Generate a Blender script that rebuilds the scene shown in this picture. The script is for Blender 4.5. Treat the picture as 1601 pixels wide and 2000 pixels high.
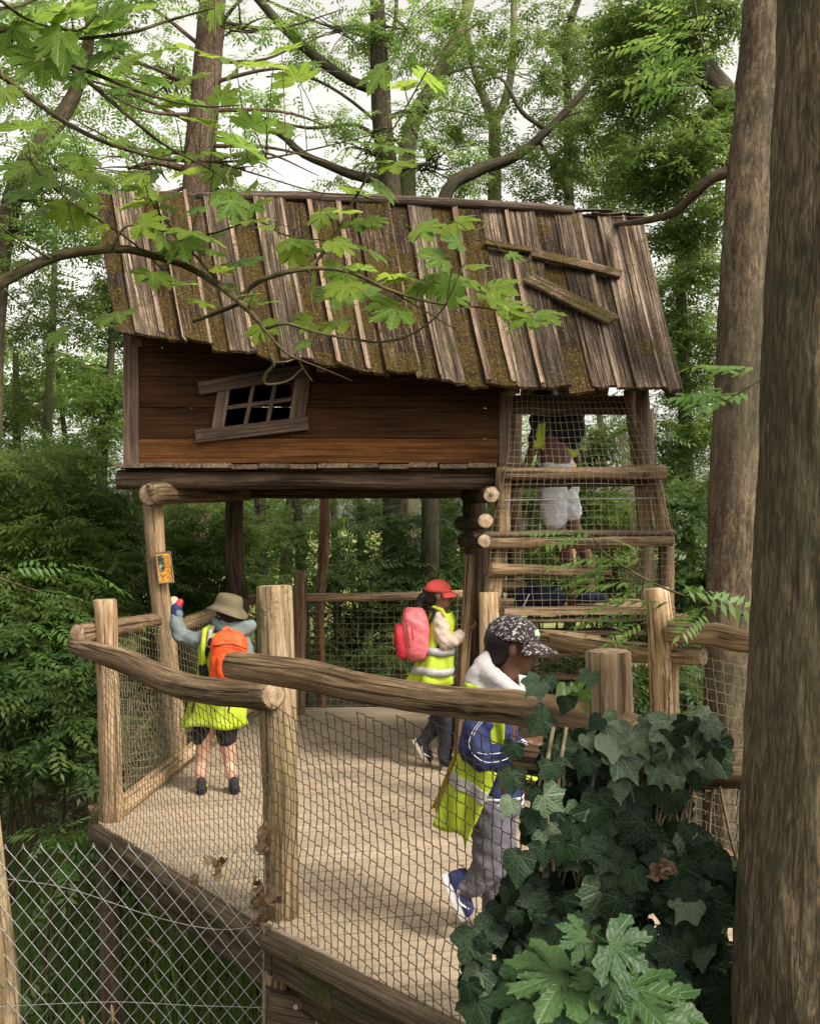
import bpy, math, random
import numpy as np
from mathutils import Vector, Matrix, noise
random.seed(7); RNG = np.random.default_rng(11)
for o in list(bpy.data.objects): bpy.data.objects.remove(o)
SC = bpy.context.scene
# ------------------------------------------------------------ camera, sky, sun, exposure
F, CX, HY, CZ = 2000.0, 800.5, 1026.0, 1.66
cam = bpy.data.cameras.new('camera'); camo = bpy.data.objects.new('camera', cam)
SC.collection.objects.link(camo); SC.camera = camo
camo.location = (0, 0, CZ); camo.rotation_euler = (math.radians(90), 0, 0)
cam.sensor_fit = 'VERTICAL'; cam.sensor_height = 24; cam.lens = 24
cam.shift_y = 26/2000; cam.clip_end = 600; cam.clip_start = 0.05
SUN = Vector((0.62, -0.55, 0.80)).normalized()
w = bpy.data.worlds.new('World'); SC.world = w; w.use_nodes = True
nt = w.node_tree; bg = nt.nodes['Background']
sky = nt.nodes.new('ShaderNodeTexSky'); sky.sky_type = 'NISHITA'; sky.sun_disc = False
sky.sun_elevation = math.asin(SUN.z); sky.sun_rotation = math.atan2(SUN.x, SUN.y)
sky.air_density = 1.0; sky.dust_density = 4.0; sky.ozone_density = 1.0
hs = nt.nodes.new('ShaderNodeHueSaturation'); hs.inputs['Saturation'].default_value = 0.0
nt.links.new(sky.outputs[0], hs.inputs['Color']); wm_ = nt.nodes.new('ShaderNodeMix'); wm_.data_type = 'RGBA'; wm_.blend_type = 'MULTIPLY'; wm_.inputs[0].default_value = 1; wm_.inputs[7].default_value = (1, .965, .90, 1)
nt.links.new(hs.outputs[0], wm_.inputs[6]); nt.links.new(wm_.outputs[2], bg.inputs[0])
bg.inputs[1].default_value = 0.15
sl = bpy.data.lights.new('sun', 'SUN'); so = bpy.data.objects.new('sun', sl); SC.collection.objects.link(so)
sl.energy = 1.5; sl.angle = math.radians(10); sl.color = (1, 0.9, 0.76)
so.rotation_euler = SUN.to_track_quat('Z', 'Y').to_euler()
SC.view_settings.view_transform = 'Standard'; SC.view_settings.look = 'None'
SC.view_settings.gamma = 1; SC.view_settings.use_curve_mapping = False
SC.view_settings.exposure = 1.15
SC.render.engine = 'CYCLES'
SC.cycles.max_bounces = 6; SC.cycles.transparent_max_bounces = 8

# ------------------------------------------------------------ helpers
def P(px, py, D): return Vector(((px-CX)/F*D, D, CZ-(py-HY)/F*D))
def link(o): SC.collection.objects.link(o); return o
def thing(name, label, cat, loc=(0, 0, 0), group=None, kind=None):
    o = link(bpy.data.objects.new(name, None)); o.empty_display_size = 0.1; o.location = loc
    tag(o, label, cat, group, kind); return o
def tag(o, label=None, cat=None, group=None, kind=None):
    if label: o['label'] = label
    if cat: o['category'] = cat
    if group: o['group'] = group
    if kind: o['kind'] = kind
    return o
def setpar(o, parent):
    # parents carry a location only; parts are modelled in place
    o.parent = parent
    o.matrix_parent_inverse = Matrix.Translation(-parent.location) if parent.parent is None else Matrix.Identity(4)
def mesh(name, V, Fc, mats, parent=None, smooth=True, gc=None, rnd=None, mi=None):
    V = np.asarray(V, dtype=np.float32).reshape(-1, 3)
    me = bpy.data.meshes.new(name)
    if isinstance(Fc, np.ndarray):
        n, k = Fc.shape
        me.vertices.add(len(V)); me.vertices.foreach_set('co', V.ravel())
        me.loops.add(n*k); me.loops.foreach_set('vertex_index', Fc.astype(np.int32).ravel())
        me.polygons.add(n); me.polygons.foreach_set('loop_start', np.arange(0, n*k, k, dtype=np.int32))
        me.polygons.foreach_set('loop_total', np.full(n, k, dtype=np.int32))
        me.update(calc_edges=True)
    else:
        me.from_pydata(V.tolist(), [], [list(f) for f in Fc])
    if smooth: me.polygons.foreach_set('use_smooth', [True]*len(me.polygons))
    if mi is not None: me.polygons.foreach_set('material_index', np.asarray(mi, dtype=np.int32))
    if gc is not None:
        a = me.attributes.new('gc', 'FLOAT_VECTOR', 'POINT'); a.data.foreach_set('vector', np.asarray(gc, dtype=np.float32).ravel())
    if rnd is not None:
        a = me.attributes.new('rnd', 'FLOAT', 'FACE'); a.data.foreach_set('value', np.asarray(rnd, dtype=np.float32).ravel())
    for m in (mats if isinstance(mats, (list, tuple)) else [mats]): me.materials.append(m)
    o = link(bpy.data.objects.new(name, me))
    if parent is not None:
        setpar(o, parent)
    return o

# ------------------------------------------------------------ materials
class NT:
    def __init__(s, name):
        s.m = bpy.data.materials.new(name); s.m.use_nodes = True; s.t = s.m.node_tree
        s.t.nodes.clear(); s.out = s.n('OutputMaterial')
    def n(s, kind, **kw):
        x = s.t.nodes.new('ShaderNode'+kind)
        for k, v in kw.items(): setattr(x, k, v)
        return x
    def l(s, a, b): s.t.links.new(a, b)
    def attr(s, name): return s.n('Attribute', attribute_name=name)
    def mp(s, vec, sc, loc=(0, 0, 0)):
        m = s.n('Mapping'); m.inputs['Scale'].default_value = sc; m.inputs['Location'].default_value = loc
        s.l(vec, m.inputs['Vector']); return m.outputs[0]
    def noise(s, vec, scale=1, detail=5, rough=.6, dist=0):
        x = s.n('TexNoise'); x.inputs['Scale'].default_value = scale; x.inputs['Detail'].default_value = detail
        x.inputs['Roughness'].default_value = rough; x.inputs['Distortion'].default_value = dist
        if vec is not None: s.l(vec, x.inputs['Vector'])
        return x.outputs['Fac']
    def ramp(s, fac, stops):
        r = s.n('ValToRGB'); e = r.color_ramp.elements
        while len(e) < len(stops): e.new(0.5)
        for i, (p, c) in enumerate(stops):
            e[i].position = p; e[i].color = (*c, 1) if len(c) == 3 else c
        s.l(fac, r.inputs[0]); return r.outputs[0]
    def mix(s, fac, a, b, mode='MIX'):
        x = s.n('Mix', data_type='RGBA', blend_type=mode)
        for v, i in ((fac, 0), (a, 6), (b, 7)):
            if hasattr(v, 'node'): s.l(v, x.inputs[i])
            else: x.inputs[i].default_value = v if i == 0 else (*v, 1)
        return x.outputs[2]
    def math(s, op, a, b=0.0, clamp=False):
        x = s.n('Math', operation=op); x.use_clamp = clamp
        for v, i in ((a, 0), (b, 1)):
            if hasattr(v, 'node'): s.l(v, x.inputs[i])
            else: x.inputs[i].default_value = v
        return x.outputs[0]
    def bsdf(s, col, rough=.8, spec=.3, bump=None, bs=.3, bd=.01, surf=None):
        b = s.n('BsdfPrincipled')
        if hasattr(col, 'node'): s.l(col, b.inputs['Base Color'])
        else: b.inputs['Base Color'].default_value = (*col, 1)
        if hasattr(rough, 'node'): s.l(rough, b.inputs['Roughness'])
        else: b.inputs['Roughness'].default_value = rough
        b.inputs['Specular IOR Level'].default_value = spec
        if bump is not None:
            u = s.n('Bump'); u.inputs['Strength'].default_value = bs; u.inputs['Distance'].default_value = bd
            s.l(bump, u.inputs['Height']); s.l(u.outputs[0], b.inputs['Normal'])
        s.b = b; return b
    def done(s, sh=None):
        s.l((sh or s.b).outputs[0], s.out.inputs[0]); return s.m
def wcoord(N): return N.n('NewGeometry').outputs['Position']
def objrand(N): return N.n('ObjectInfo').outputs['Random']

def wood(name, dark, mid, light, cross=55, along=2.2, moss=None, mossamt=0.0, crack=.5, rough=.8, bs=.5, spec=.25, stain=None, speck=0, light_amt=.72, vary=.45):
    N = NT(name); g = N.attr('gc').outputs['Vector']
    r = N.math('MULTIPLY', objrand(N), 37.0)
    cmb = N.n('CombineXYZ'); N.l(r, cmb.inputs[0]); N.l(r, cmb.inputs[2])
    ad = N.n('VectorMath', operation='ADD'); N.l(g, ad.inputs[0]); N.l(cmb.outputs[0], ad.inputs[1]); g = ad.outputs[0]
    grain = N.noise(N.mp(g, (cross, cross, along)), 1, 6, .65, .4)
    patch = N.noise(N.mp(g, (4, 4, 1.2)), 1, 4, .6)
    fine = N.noise(N.mp(g, (220, 220, 16)), 1, 3, .7)
    v = N.math('ADD', N.math('MULTIPLY', grain, .62), N.math('MULTIPLY', patch, .38))
    col = N.ramp(v, [(.38, dark), (.5, mid), (light_amt-.08, light)])
    col = N.mix(N.ramp(fine, [(.4, (0, 0, 0)), (.62, (.8, .8, .8))]), col, N.mix(.6, col, dark))
    cr = N.noise(N.mp(g, (cross*1.5, cross*1.5, along*.45), (3, 5, 1)), 1, 3, .5, .2)
    crk = N.ramp(cr, [(.38, (1, 1, 1)), (.43, (0, 0, 0))])
    col = N.mix(N.math('MULTIPLY', crk, crack), col, tuple(c*.22 for c in dark))
    vr = N.n('HueSaturation'); N.l(col, vr.inputs['Color'])
    N.l(N.math('ADD', N.math('MULTIPLY', objrand(N), vary), 1-vary*.55), vr.inputs['Value']); col = vr.outputs[0]
    if stain:
        st = N.noise(N.mp(wcoord(N), (3, 3, 9)), 1, 4, .6)
        col = N.mix(N.ramp(st, [(.45, (0, 0, 0)), (.65, (1, 1, 1))]), col, stain)
    h = N.math('SUBTRACT', N.math('ADD', grain, N.math('MULTIPLY', fine, .25)), crk)
    if moss:
        p = wcoord(N)
        m1 = N.noise(p, 3.3, 6, .72); m2 = N.noise(p, 45, 3, .6)
        mm = N.math('ADD', N.math('MULTIPLY', m1, .8), N.math('MULTIPLY', m2, .25))
        mk = N.ramp(mm, [(.62-mossamt*.3, (0, 0, 0)), (.69-mossamt*.3, (1, 1, 1))])
        mc = N.ramp(m2, [(.35, tuple(c*.4 for c in moss)), (.62, moss), (.75, tuple(min(1, c*1.7) for c in moss))])
        col = N.mix(N.math('MULTIPLY', mk, .85), col, mc); h = N.math('ADD', h, N.math('MULTIPLY', N.math('MULTIPLY', mk, m2), 1.8))
    if speck:
        p = wcoord(N); s1 = N.noise(p, 70, 2, .5); s2 = N.noise(p, 60, 2, .5, 1)
        col = N.mix(N.math('MULTIPLY', N.ramp(s1, [(.62, (0, 0, 0)), (.68, (1, 1, 1))]), speck), col, (.30, .21, .14))
        col = N.mix(N.math('MULTIPLY', N.ramp(s2, [(.38, (1, 1, 1)), (.44, (0, 0, 0))]), speck), col, (.03, .02, .014))
        h = N.math('ADD', h, N.math('MULTIPLY', s1, speck))
    N.bsdf(col, rough, spec, h, bs, .006); return N.done()

def leafmat(name, c0, c1, c2, trans=.4, gloss=.35, tcol=1.6, veins=None, vein_angles=()):
    N = NT(name); r = N.attr('rnd').outputs['Fac']
    rr = N.math('FRACT', N.math('ADD', r, objrand(N)))
    col = N.ramp(rr, [(0, c0), (.5, c1), (1, c2)])
    pn = N.noise(wcoord(N), 9, 3, .6); col = N.mix(N.math('MULTIPLY', pn, .5), col, N.mix(.6, col, c0))
    bump = None
    if veins:
        g = N.attr('gc').outputs['Vector']; sx = N.n('SeparateXYZ'); N.l(g, sx.inputs[0]); x, y = sx.outputs[0], sx.outputs[1]
        dmin = None
        for a in vein_angles:
            ca, sa = math.cos(a), math.sin(a)
            d = N.math('ABSOLUTE', N.math('SUBTRACT', N.math('MULTIPLY', x, sa), N.math('MULTIPLY', y, ca)))
            t = N.math('ADD', N.math('MULTIPLY', x, ca), N.math('MULTIPLY', y, sa))
            d = N.math('ADD', d, N.math('MULTIPLY', N.math('LESS_THAN', t, 0.0), 1.0))
            # side veins branching off at an angle
            k = N.math('ABSOLUTE', N.math('SUBTRACT', N.math('FRACT', N.math('MULTIPLY', N.math('SUBTRACT', t, N.math('MULTIPLY', d, .9)), 6.5)), .5))
            d2 = N.math('ADD', N.math('MULTIPLY', k, .16), N.math('ADD', .006, N.math('MULTIPLY', N.math('GREATER_THAN', d, .22), 1.0)))
            d = N.math('MINIMUM', d, d2)
            dmin = d if dmin is None else N.math('MINIMUM', dmin, d)
        vk = N.ramp(dmin, [(.0, (1, 1, 1)), (.028, (0, 0, 0))])
        col = N.mix(N.math('MULTIPLY', vk, .6), col, veins)
        bump = N.math('ADD', N.math('MULTIPLY', vk, -.6), N.noise(g, 7, 2, .5))
    N.bsdf(col, .42, gloss, bump, .35, .01)
    tr = N.n('BsdfTranslucent'); hv = N.n('HueSaturation'); hv.inputs['Value'].default_value = tcol; hv.inputs['Hue'].default_value = .49
    N.l(col, hv.inputs['Color']); N.l(hv.outputs[0], tr.inputs[0])
    mx = N.n('MixShader'); mx.inputs[0].default_value = trans; N.l(N.b.outputs[0], mx.inputs[1]); N.l(tr.outputs[0], mx.inputs[2])
    return N.done(mx)

def cloth(name, col, col2=None, rough=.85, scale=220, bs=.25, weave=True, mott=.25, trans=0):
    N = NT(name); tc = N.n('TexCoord').outputs['Object']
    n1 = N.noise(tc, 14, 4, .6); n2 = N.noise(tc, scale, 2, .5)
    c2 = col2 or tuple(c*.55 for c in col)
    c = N.mix(N.math('MULTIPLY', N.ramp(n1, [(.35, (0, 0, 0)), (.7, (1, 1, 1))]), mott), col, c2)
    c = N.mix(N.math('MULTIPLY', n2, .25), c, c2)
    N.bsdf(c, rough, .25, N.math('ADD', n1, N.math('MULTIPLY', n2, .3)), bs, .01); return N.done()

M = {}
M['roof'] = wood('weathered_roof_board', (.010, .007, .005), (.038, .026, .017), (.24, .165, .11), 60, 2.2, (.062, .040, .006), .52, .8, .9, 1.0, .1, speck=.42)
M['roof2'] = wood('bare_roof_board', (.02, .015, .010), (.085, .062, .043), (.36, .275, .20), 60, 1.6, (.09, .07, .014), .1, .8, .9, .9, .1, speck=.3)
M['batten'] = wood('pale_batten', (.05, .033, .022), (.27, .185, .125), (.55, .41, .30), 70, 3.5, (.07, .048, .01), .12, .6, .85, .7, .15, speck=.3)
M['mossy'] = wood('mossy_plank', (.05, .035, .02), (.16, .11, .07), (.36, .26, .18), 60, 2, (.075, .058, .012), .5, .6, .9, 1.0, .1, speck=.3)
M['ridge'] = wood('grey_ridge_timber', (.035, .025, .02), (.10, .072, .055), (.24, .18, .14), 80, 1.5, None, 0, .9, .9, 1.0, .1)
M['wall'] = wood('stained_wall_plank', (.019, .009, .004), (.052, .024, .009), (.10, .048, .017), 45, 1.4, None, 0, .25, .75, .2, .08, vary=.2)
M['wallred'] = wood('red_stained_warm_lit_wall_plank', (.045, .018, .007), (.135, .055, .017), (.30, .125, .04), 45, 1.2, None, 0, .2, .7, .2, .08, vary=.2)  # red stain, with the warm glow along the wall foot put into its colour
M['trim'] = wood('grey_brown_trim', (.045, .029, .019), (.115, .077, .052), (.25, .18, .125), 55, 2, None, 0, .4, .8, .5)
M['post'] = wood('peeled_log', (.13, .078, .04), (.34, .23, .128), (.56, .42, .27), 42, 3.0, (.10, .10, .035), -.12, .75, .75, .7, .25)
M['postg'] = wood('green_stained_log', (.09, .062, .032), (.26, .185, .10), (.48, .37, .23), 42, 3.0, (.09, .10, .035), .15, .6, .8, .7, .2)
M['rail'] = wood('weathered_rail_log', (.06, .038, .020), (.185, .122, .066), (.38, .27, .165), 46, 2.6, (.075, .07, .03), .0, .85, .85, .8, .2)
M['darklog'] = wood('dark_log', (.03, .019, .012), (.08, .052, .032), (.18, .12, .075), 44, 2.6, (.06, .06, .025), -.1, .8, .85, .7, .2)
M['end'] = None
M['deck'] = wood('sandy_deck_board', (.29, .225, .155), (.355, .28, .20), (.42, .34, .25), 26, 2.0, None, 0, .15, .9, .3, .15, speck=.16, vary=.22)
M['joist'] = wood('old_joist', (.04, .028, .018), (.10, .075, .045), (.20, .15, .10), 45, 1.5, (.06, .07, .02), .2, .6, .9, .6, .15)
N = NT('end_grain'); g = N.attr('gc').outputs['Vector']
sx = N.n('SeparateXYZ'); N.l(g, sx.inputs[0])
rad = N.math('SQRT', N.math('ADD', N.math('POWER', sx.outputs[0], 2.0), N.math('POWER', sx.outputs[1], 2.0)))
rg = N.math('SINE', N.math('ADD', N.math('MULTIPLY', rad, 900.0), N.math('MULTIPLY', N.noise(g, 40, 3), 6.0)))
an = N.n('Math', operation='ARCTAN2'); N.l(sx.outputs[1], an.inputs[0]); N.l(sx.outputs[0], an.inputs[1])
ck = N.ramp(N.noise(N.mp(N.n('NewGeometry').outputs['Position'], (25, 25, 25)), 1, 4, .7, 1.5), [(.36, (1, 1, 1)), (.42, (0, 0, 0))])
c = N.ramp(N.math('ADD', N.math('MULTIPLY', rg, .2), N.noise(g, 30, 4)), [(.3, (.17, .115, .07)), (.55, (.36, .26, .165)), (.8, (.5, .38, .26))])
c = N.mix(N.math('MULTIPLY', ck, .75), c, (.05, .03, .02)); N.bsdf(c, .85, .2, rg, .2, .003); M['end'] = N.done()

def bark(name, dark, mid, light, cross, along, bs, dist=1.0, bd=.02, lich=None, lat=0):
    N = NT(name); g = N.attr('gc').outputs['Vector']
    a = N.noise(N.mp(g, (cross, cross, along)), 1, 6, .7, dist)
    b = N.noise(N.mp(g, (cross*3, cross*3, along*3.5)), 1, 4, .6, .5)
    p = N.noise(N.mp(g, (3, 3, 1.2)), 1, 4, .6)
    v = N.math('ADD', N.math('MULTIPLY', a, .55), N.math('ADD', N.math('MULTIPLY', b, .25), N.math('MULTIPLY', p, .2)))
    c = N.ramp(v, [(.40, dark), (.49, mid), (.59, light)])
    if lat:
        ll = N.noise(N.mp(g, (6, 6, 120)), 1, 3, .6); c = N.mix(N.math('MULTIPLY', N.ramp(ll, [(.55, (0, 0, 0)), (.7, (1, 1, 1))]), lat), c, dark)
    if lich:
        l = N.ramp(N.noise(N.mp(g, (2.5, 2.5, 1.0), (4, 4, 4)), 1, 5, .7), [(.42, (0, 0, 0)), (.6, (1, 1, 1))])
        c = N.mix(N.math('MULTIPLY', l, .55), c, lich)
    N.bsdf(c, .9, .15, N.math('ADD', a, N.math('MULTIPLY', b, .4)), bs, bd); return N.done()
M['bark_near'] = bark('furrowed_olive_bark', (.03, .026, .016), (.085, .068, .042), (.26, .19, .11), 62, 8, 1.2, 1.2, .012, (.055, .06, .03))
M['bark_smooth'] = bark('smooth_grey_bark', (.035, .026, .017), (.085, .062, .040), (.19, .14, .09), 34, 9, .5, .5, .01, (.045, .045, .025), .5)
M['bark_dark'] = bark('dark_bark', (.02, .016, .012), (.05, .04, .028), (.11, .09, .06), 40, 6, .6, 1, .01, (.04, .05, .02))
M['bark_pine'] = bark('flaky_brown_bark', (.03, .02, .014), (.10, .068, .046), (.25, .17, .12), 55, 16, .9, 1.5, .02)
M['bark_pale'] = bark('pale_green_bark', (.07, .06, .035), (.16, .14, .085), (.28, .24, .15), 30, 4, .4, 1, .01, (.10, .12, .05))
M['twig'] = bark('green_brown_twig', (.02, .018, .01), (.055, .045, .022), (.11, .10, .04), 60, 10, .3)
M['twigpale'] = bark('pale_twig', (.06, .05, .03), (.16, .13, .08), (.3, .25, .17), 60, 10, .3)
M['redtrunk'] = bark('reddish_bark', (.06, .03, .018), (.16, .085, .05), (.28, .16, .09), 40, 3, .5)
MV = [math.radians(a) for a in (90, 49, 131, 13, 167)]
M['maple'] = leafmat('maple_leaf', (.075, .145, .018), (.12, .20, .02), (.17, .24, .022), .52, .25, 2.3, (.24, .30, .09), MV)
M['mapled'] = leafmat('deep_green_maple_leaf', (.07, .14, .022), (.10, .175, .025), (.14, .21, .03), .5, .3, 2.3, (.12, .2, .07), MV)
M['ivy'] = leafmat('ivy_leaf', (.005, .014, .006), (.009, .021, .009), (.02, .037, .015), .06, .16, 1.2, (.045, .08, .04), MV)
M['ivyl'] = leafmat('sheen_pale_ivy_leaf', (.04, .075, .035), (.065, .105, .05), (.11, .15, .08), .12, .45, 1.2, (.22, .27, .16), MV)  # glossy sky reflection on the top leaves painted in as pale green
M['ivyn'] = leafmat('young_ivy_leaf', (.06, .12, .02), (.09, .15, .03), (.13, .18, .04), .35, .4, 1.6)
M['lf'] = leafmat('light_leaf', (.062, .12, .026), (.09, .155, .032), (.135, .195, .042), .55, .25, 2.6)
M['lm'] = leafmat('mid_leaf', (.055, .10, .024), (.085, .138, .030), (.13, .18, .04), .5, .3, 2.1)
M['ld'] = leafmat('dark_leaf', (.042, .084, .026), (.068, .116, .032), (.11, .16, .04), .38, .3, 1.8)
M['lspray'] = leafmat('fresh_compound_leaf', (.05, .115, .022), (.08, .16, .03), (.12, .21, .05), .4, .4, 1.7)
M['deadleaf'] = leafmat('dead_leaf', (.07, .04, .02), (.14, .085, .045), (.26, .17, .1), .15, .2, 1.1)
M['ndl'] = leafmat('conifer_needles', (.012, .03, .014), (.02, .045, .018), (.035, .065, .022), .1, .3, 1.2)
M['net'] = cloth('brown_net_cord', (.13, .105, .06), (.06, .05, .03), .8)
M['netl'] = cloth('tan_net_cord', (.30, .25, .155), (.15, .13, .08), .8)
M['netd'] = cloth('dark_net_cord', (.085, .062, .034), (.04, .03, .016), .8)
N = NT('galvanised_wire'); N.bsdf(N.ramp(N.noise(wcoord(N), 60, 3), [(.3, (.22, .22, .21)), (.7, (.42, .42, .40))]), .5, .5); N.b.inputs['Metallic'].default_value = .6; M['wire'] = N.done()
N = NT('dark_iron'); N.bsdf(N.ramp(N.noise(wcoord(N), 90, 3), [(.3, (.10, .09, .085)), (.7, (.3, .28, .26))]), .5, .5); N.b.inputs['Metallic'].default_value = .7; M['iron'] = N.done()
N = NT('forest_soil'); p = wcoord(N)
c = N.ramp(N.noise(p, 2.2, 8, .7), [(.35, (.018, .014, .009)), (.5, (.045, .035, .02)), (.62, (.035, .05, .018)), (.75, (.07, .055, .03))])
c = N.mix(N.ramp(N.noise(p, 38, 3, .6), [(.55, (0, 0, 0)), (.68, (1, 1, 1))]), c, (.11, .07, .04))
sy = N.n('SeparateXYZ'); N.l(p, sy.inputs[0])
far = N.ramp(N.math('ADD', N.math('MULTIPLY', sy.outputs[1], .02), N.math('MULTIPLY', N.noise(p, .4, 3), .1)), [(.44, (0, 0, 0)), (.50, (1, 1, 1))])
grass = N.ramp(N.noise(p, 3, 6, .7), [(.3, (.16, .19, .05)), (.7, (.34, .34, .13))])
N.bsdf(N.mix(far, c, grass), .95, .1, N.noise(p, 25, 5, .7), 1.0, .04); M['soil'] = N.done()

# ------------------------------------------------------------ geometry helpers
def catmull(pts, n):
    pts = [Vector(p) for p in pts]
    if len(pts) == 2: return [pts[0].lerp(pts[1], i/n) for i in range(n+1)]
    Q = [pts[0]*2-pts[1]]+pts+[pts[-1]*2-pts[-2]]; out = []
    m = len(pts)-1
    for i in range(n+1):
        t = i/n*m; k = min(int(t), m-1); f = t-k
        a, b, c, d = Q[k:k+4]
        out.append(0.5*((2*b)+(c-a)*f+(2*a-5*b+4*c-d)*f*f+(3*b-a-3*c+d)*f**3))
    return out
def lerps(vals, n):
    m = len(vals)-1; out = []
    for i in range(n+1):
        t = i/n*m; k = min(int(t), m-1); f = t-k; out.append(vals[k]*(1-f)+vals[k+1]*f)
    return out
def tubedata(path, radii, seg=12, sides=12, rough=0, caps=True, seed=0, knots=0, ref=None, ridge=0):
    pts = catmull(path, seg); rr = lerps(list(radii), seg)
    V = []; G = []; Fc = []; MI = []
    t0 = (pts[1]-pts[0]).normalized(); up = ref or (Vector((0, 0, 1)) if abs(t0.z) < .9 else Vector((0, 1, 0)))
    n = (up-t0*up.dot(t0)).normalized(); s = 0
    kn = [(random.random(), random.random()*6.28, .6+random.random()*.8) for _ in range(knots)]
    L = sum((pts[i+1]-pts[i]).length for i in range(seg))
    for i, p in enumerate(pts):
        t = (pts[min(i+1, seg)]-pts[max(i-1, 0)]).normalized()
        n = (n-t*n.dot(t)).normalized(); b = t.cross(n)
        if i: s += (p-pts[i-1]).length
        for j in range(sides):
            a = 2*math.pi*j/sides; r = rr[i]
            if rough: r *= 1+rough*noise.noise(Vector((math.cos(a)*1.3+seed, math.sin(a)*1.3, s*2.2/max(.4, L)*2.0+seed)))+rough*.5*noise.noise(Vector((math.cos(a)*3+seed, math.sin(a)*3, s*6)))
            if ridge: r += ridge*(noise.noise(Vector((math.cos(a)*rr[i]*45, math.sin(a)*rr[i]*45, s*5+seed)))+.6*noise.noise(Vector((math.cos(a)*rr[i]*90, math.sin(a)*rr[i]*90, s*14+seed))))
            for kt, ka, kr in kn:
                d = ((s-kt*L)/(rr[i]*.9))**2+((a-ka+math.pi) % (2*math.pi)-math.pi)**2*1.6
                r += rr[i]*.13*kr*math.exp(-d*1.5)
            V.append(p+(n*math.cos(a)+b*math.sin(a))*r); G.append((math.cos(a)*r, math.sin(a)*r, s+seed*.37))
    for i in range(seg):
        for j in range(sides):
            j2 = (j+1) % sides
            Fc.append((i*sides+j, i*sides+j2, (i+1)*sides+j2, (i+1)*sides+j)); MI.append(0)
    if caps:
        for end in (0, 1):
            base = 0 if end == 0 else seg*sides; p = pts[0] if end == 0 else pts[-1]
            t = (pts[1]-pts[0]).normalized() if end == 0 else (pts[-1]-pts[-2]).normalized()
            sg = -1 if end == 0 else 1; r0 = rr[0] if end == 0 else rr[-1]
            k = len(V)
            for j in range(sides):
                q = V[base+j]; V.append(p+(q-p)*.88+t*sg*r0*.07); g = G[base+j]; G.append((g[0]*.88, g[1]*.88, g[2]))
            V.append(p+t*sg*r0*.08); G.append((0, 0, G[base][2])); c = len(V)-1
            for j in range(sides):
                j2 = (j+1) % sides
                f1 = (base+j, k+j, k+j2, base+j2); f2 = (k+j, c, k+j2)
                if end: f1 = f1[::-1]; f2 = f2[::-1]
                Fc.append(f1); MI.append(0); Fc.append(f2); MI.append(1)
    return V, Fc, G, MI
_sd = [0]
def log(name, path, radii, mat, parent=None, seg=12, sides=14, rough=.12, knots=2, caps=True, end='end', ref=None, ridge=0):
    _sd[0] += 1.7
    V, Fc, G, MI = tubedata(path, radii, seg, sides, rough, caps, _sd[0], knots, ref, ridge)
    return mesh(name, V, Fc, [M[mat], M[end]], parent, True, G, mi=MI)
def tube(name, path, radii, mat, parent=None, seg=10, sides=6, rough=0.05):
    _sd[0] += 1.7
    V, Fc, G, MI = tubedata(path, radii, seg, sides, rough, True, _sd[0])
    return mesh(name, V, Fc, [mat, mat], parent, True, G, mi=MI)
def tubes(name, items, mat, parent=None, kind=None):
    V = []; Fc = []; G = []
    for path, radii, seg, sides in items:
        v, f, g, _ = tubedata(path, radii, seg, sides, .05, False, random.random()*9)
        k = len(V); V += v; G += g; Fc += [tuple(a+k for a in q) for q in f]
    o = mesh(name, V, Fc, mat, parent, True, G)
    if kind: o['kind'] = kind
    return o
def plank(name, A, B, wv, th, mat, parent=None, seg=5, jit=.003, ragged=0, twist=0, taper=1.0, kind=None):
    """board from A to B; wv = full width vector; th = thickness vector length along normal"""
    A, B, wv = Vector(A), Vector(B), Vector(wv); d = B-A; L = d.length
    nrm = wv.cross(d).normalized(); W = wv.length; wn = wv.normalized(); c = min(.004, th*.25)
    prof = [(-.5*W+c, 0), (.5*W-c, 0), (.5*W, c), (.5*W, th-c), (.5*W-c, th), (-.5*W+c, th), (-.5*W, th-c), (-.5*W, c)]
    V = []; G = []; Fc = []; sd = random.random()*50
    for i in range(seg+1):
        t = i/seg; p = A+d*t; tw = twist*(t-.5); sc = 1+(taper-1)*t
        off = jit*2*noise.noise(Vector((t*3*L+sd, sd, 0))); offn = jit*2*noise.noise(Vector((t*2.5*L, sd, 9)))
        for k, (u, v) in enumerate(prof):
            u2 = u*sc+jit*noise.noise(Vector((t*8*L+sd, u*30, 3))); q = p+wn*(u2+off)+nrm*(v+offn+tw*u)
            if ragged and i in (0, seg): q = q+d.normalized()*ragged*noise.noise(Vector((u*40+sd, sd, i)))*(1 if i else -1)
            V.append(q); G.append((u, v, t*L+sd))
    for i in range(seg):
        for k in range(8):
            k2 = (k+1) % 8; Fc.append((i*8+k, i*8+k2, (i+1)*8+k2, (i+1)*8+k))
    Fc.append(tuple(range(7, -1, -1))); Fc.append(tuple(seg*8+k for k in range(8)))
    o = mesh(name, V, Fc, M[mat] if isinstance(mat, str) else mat, parent, False, G)
    if kind: o['kind'] = kind
    return o
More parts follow.
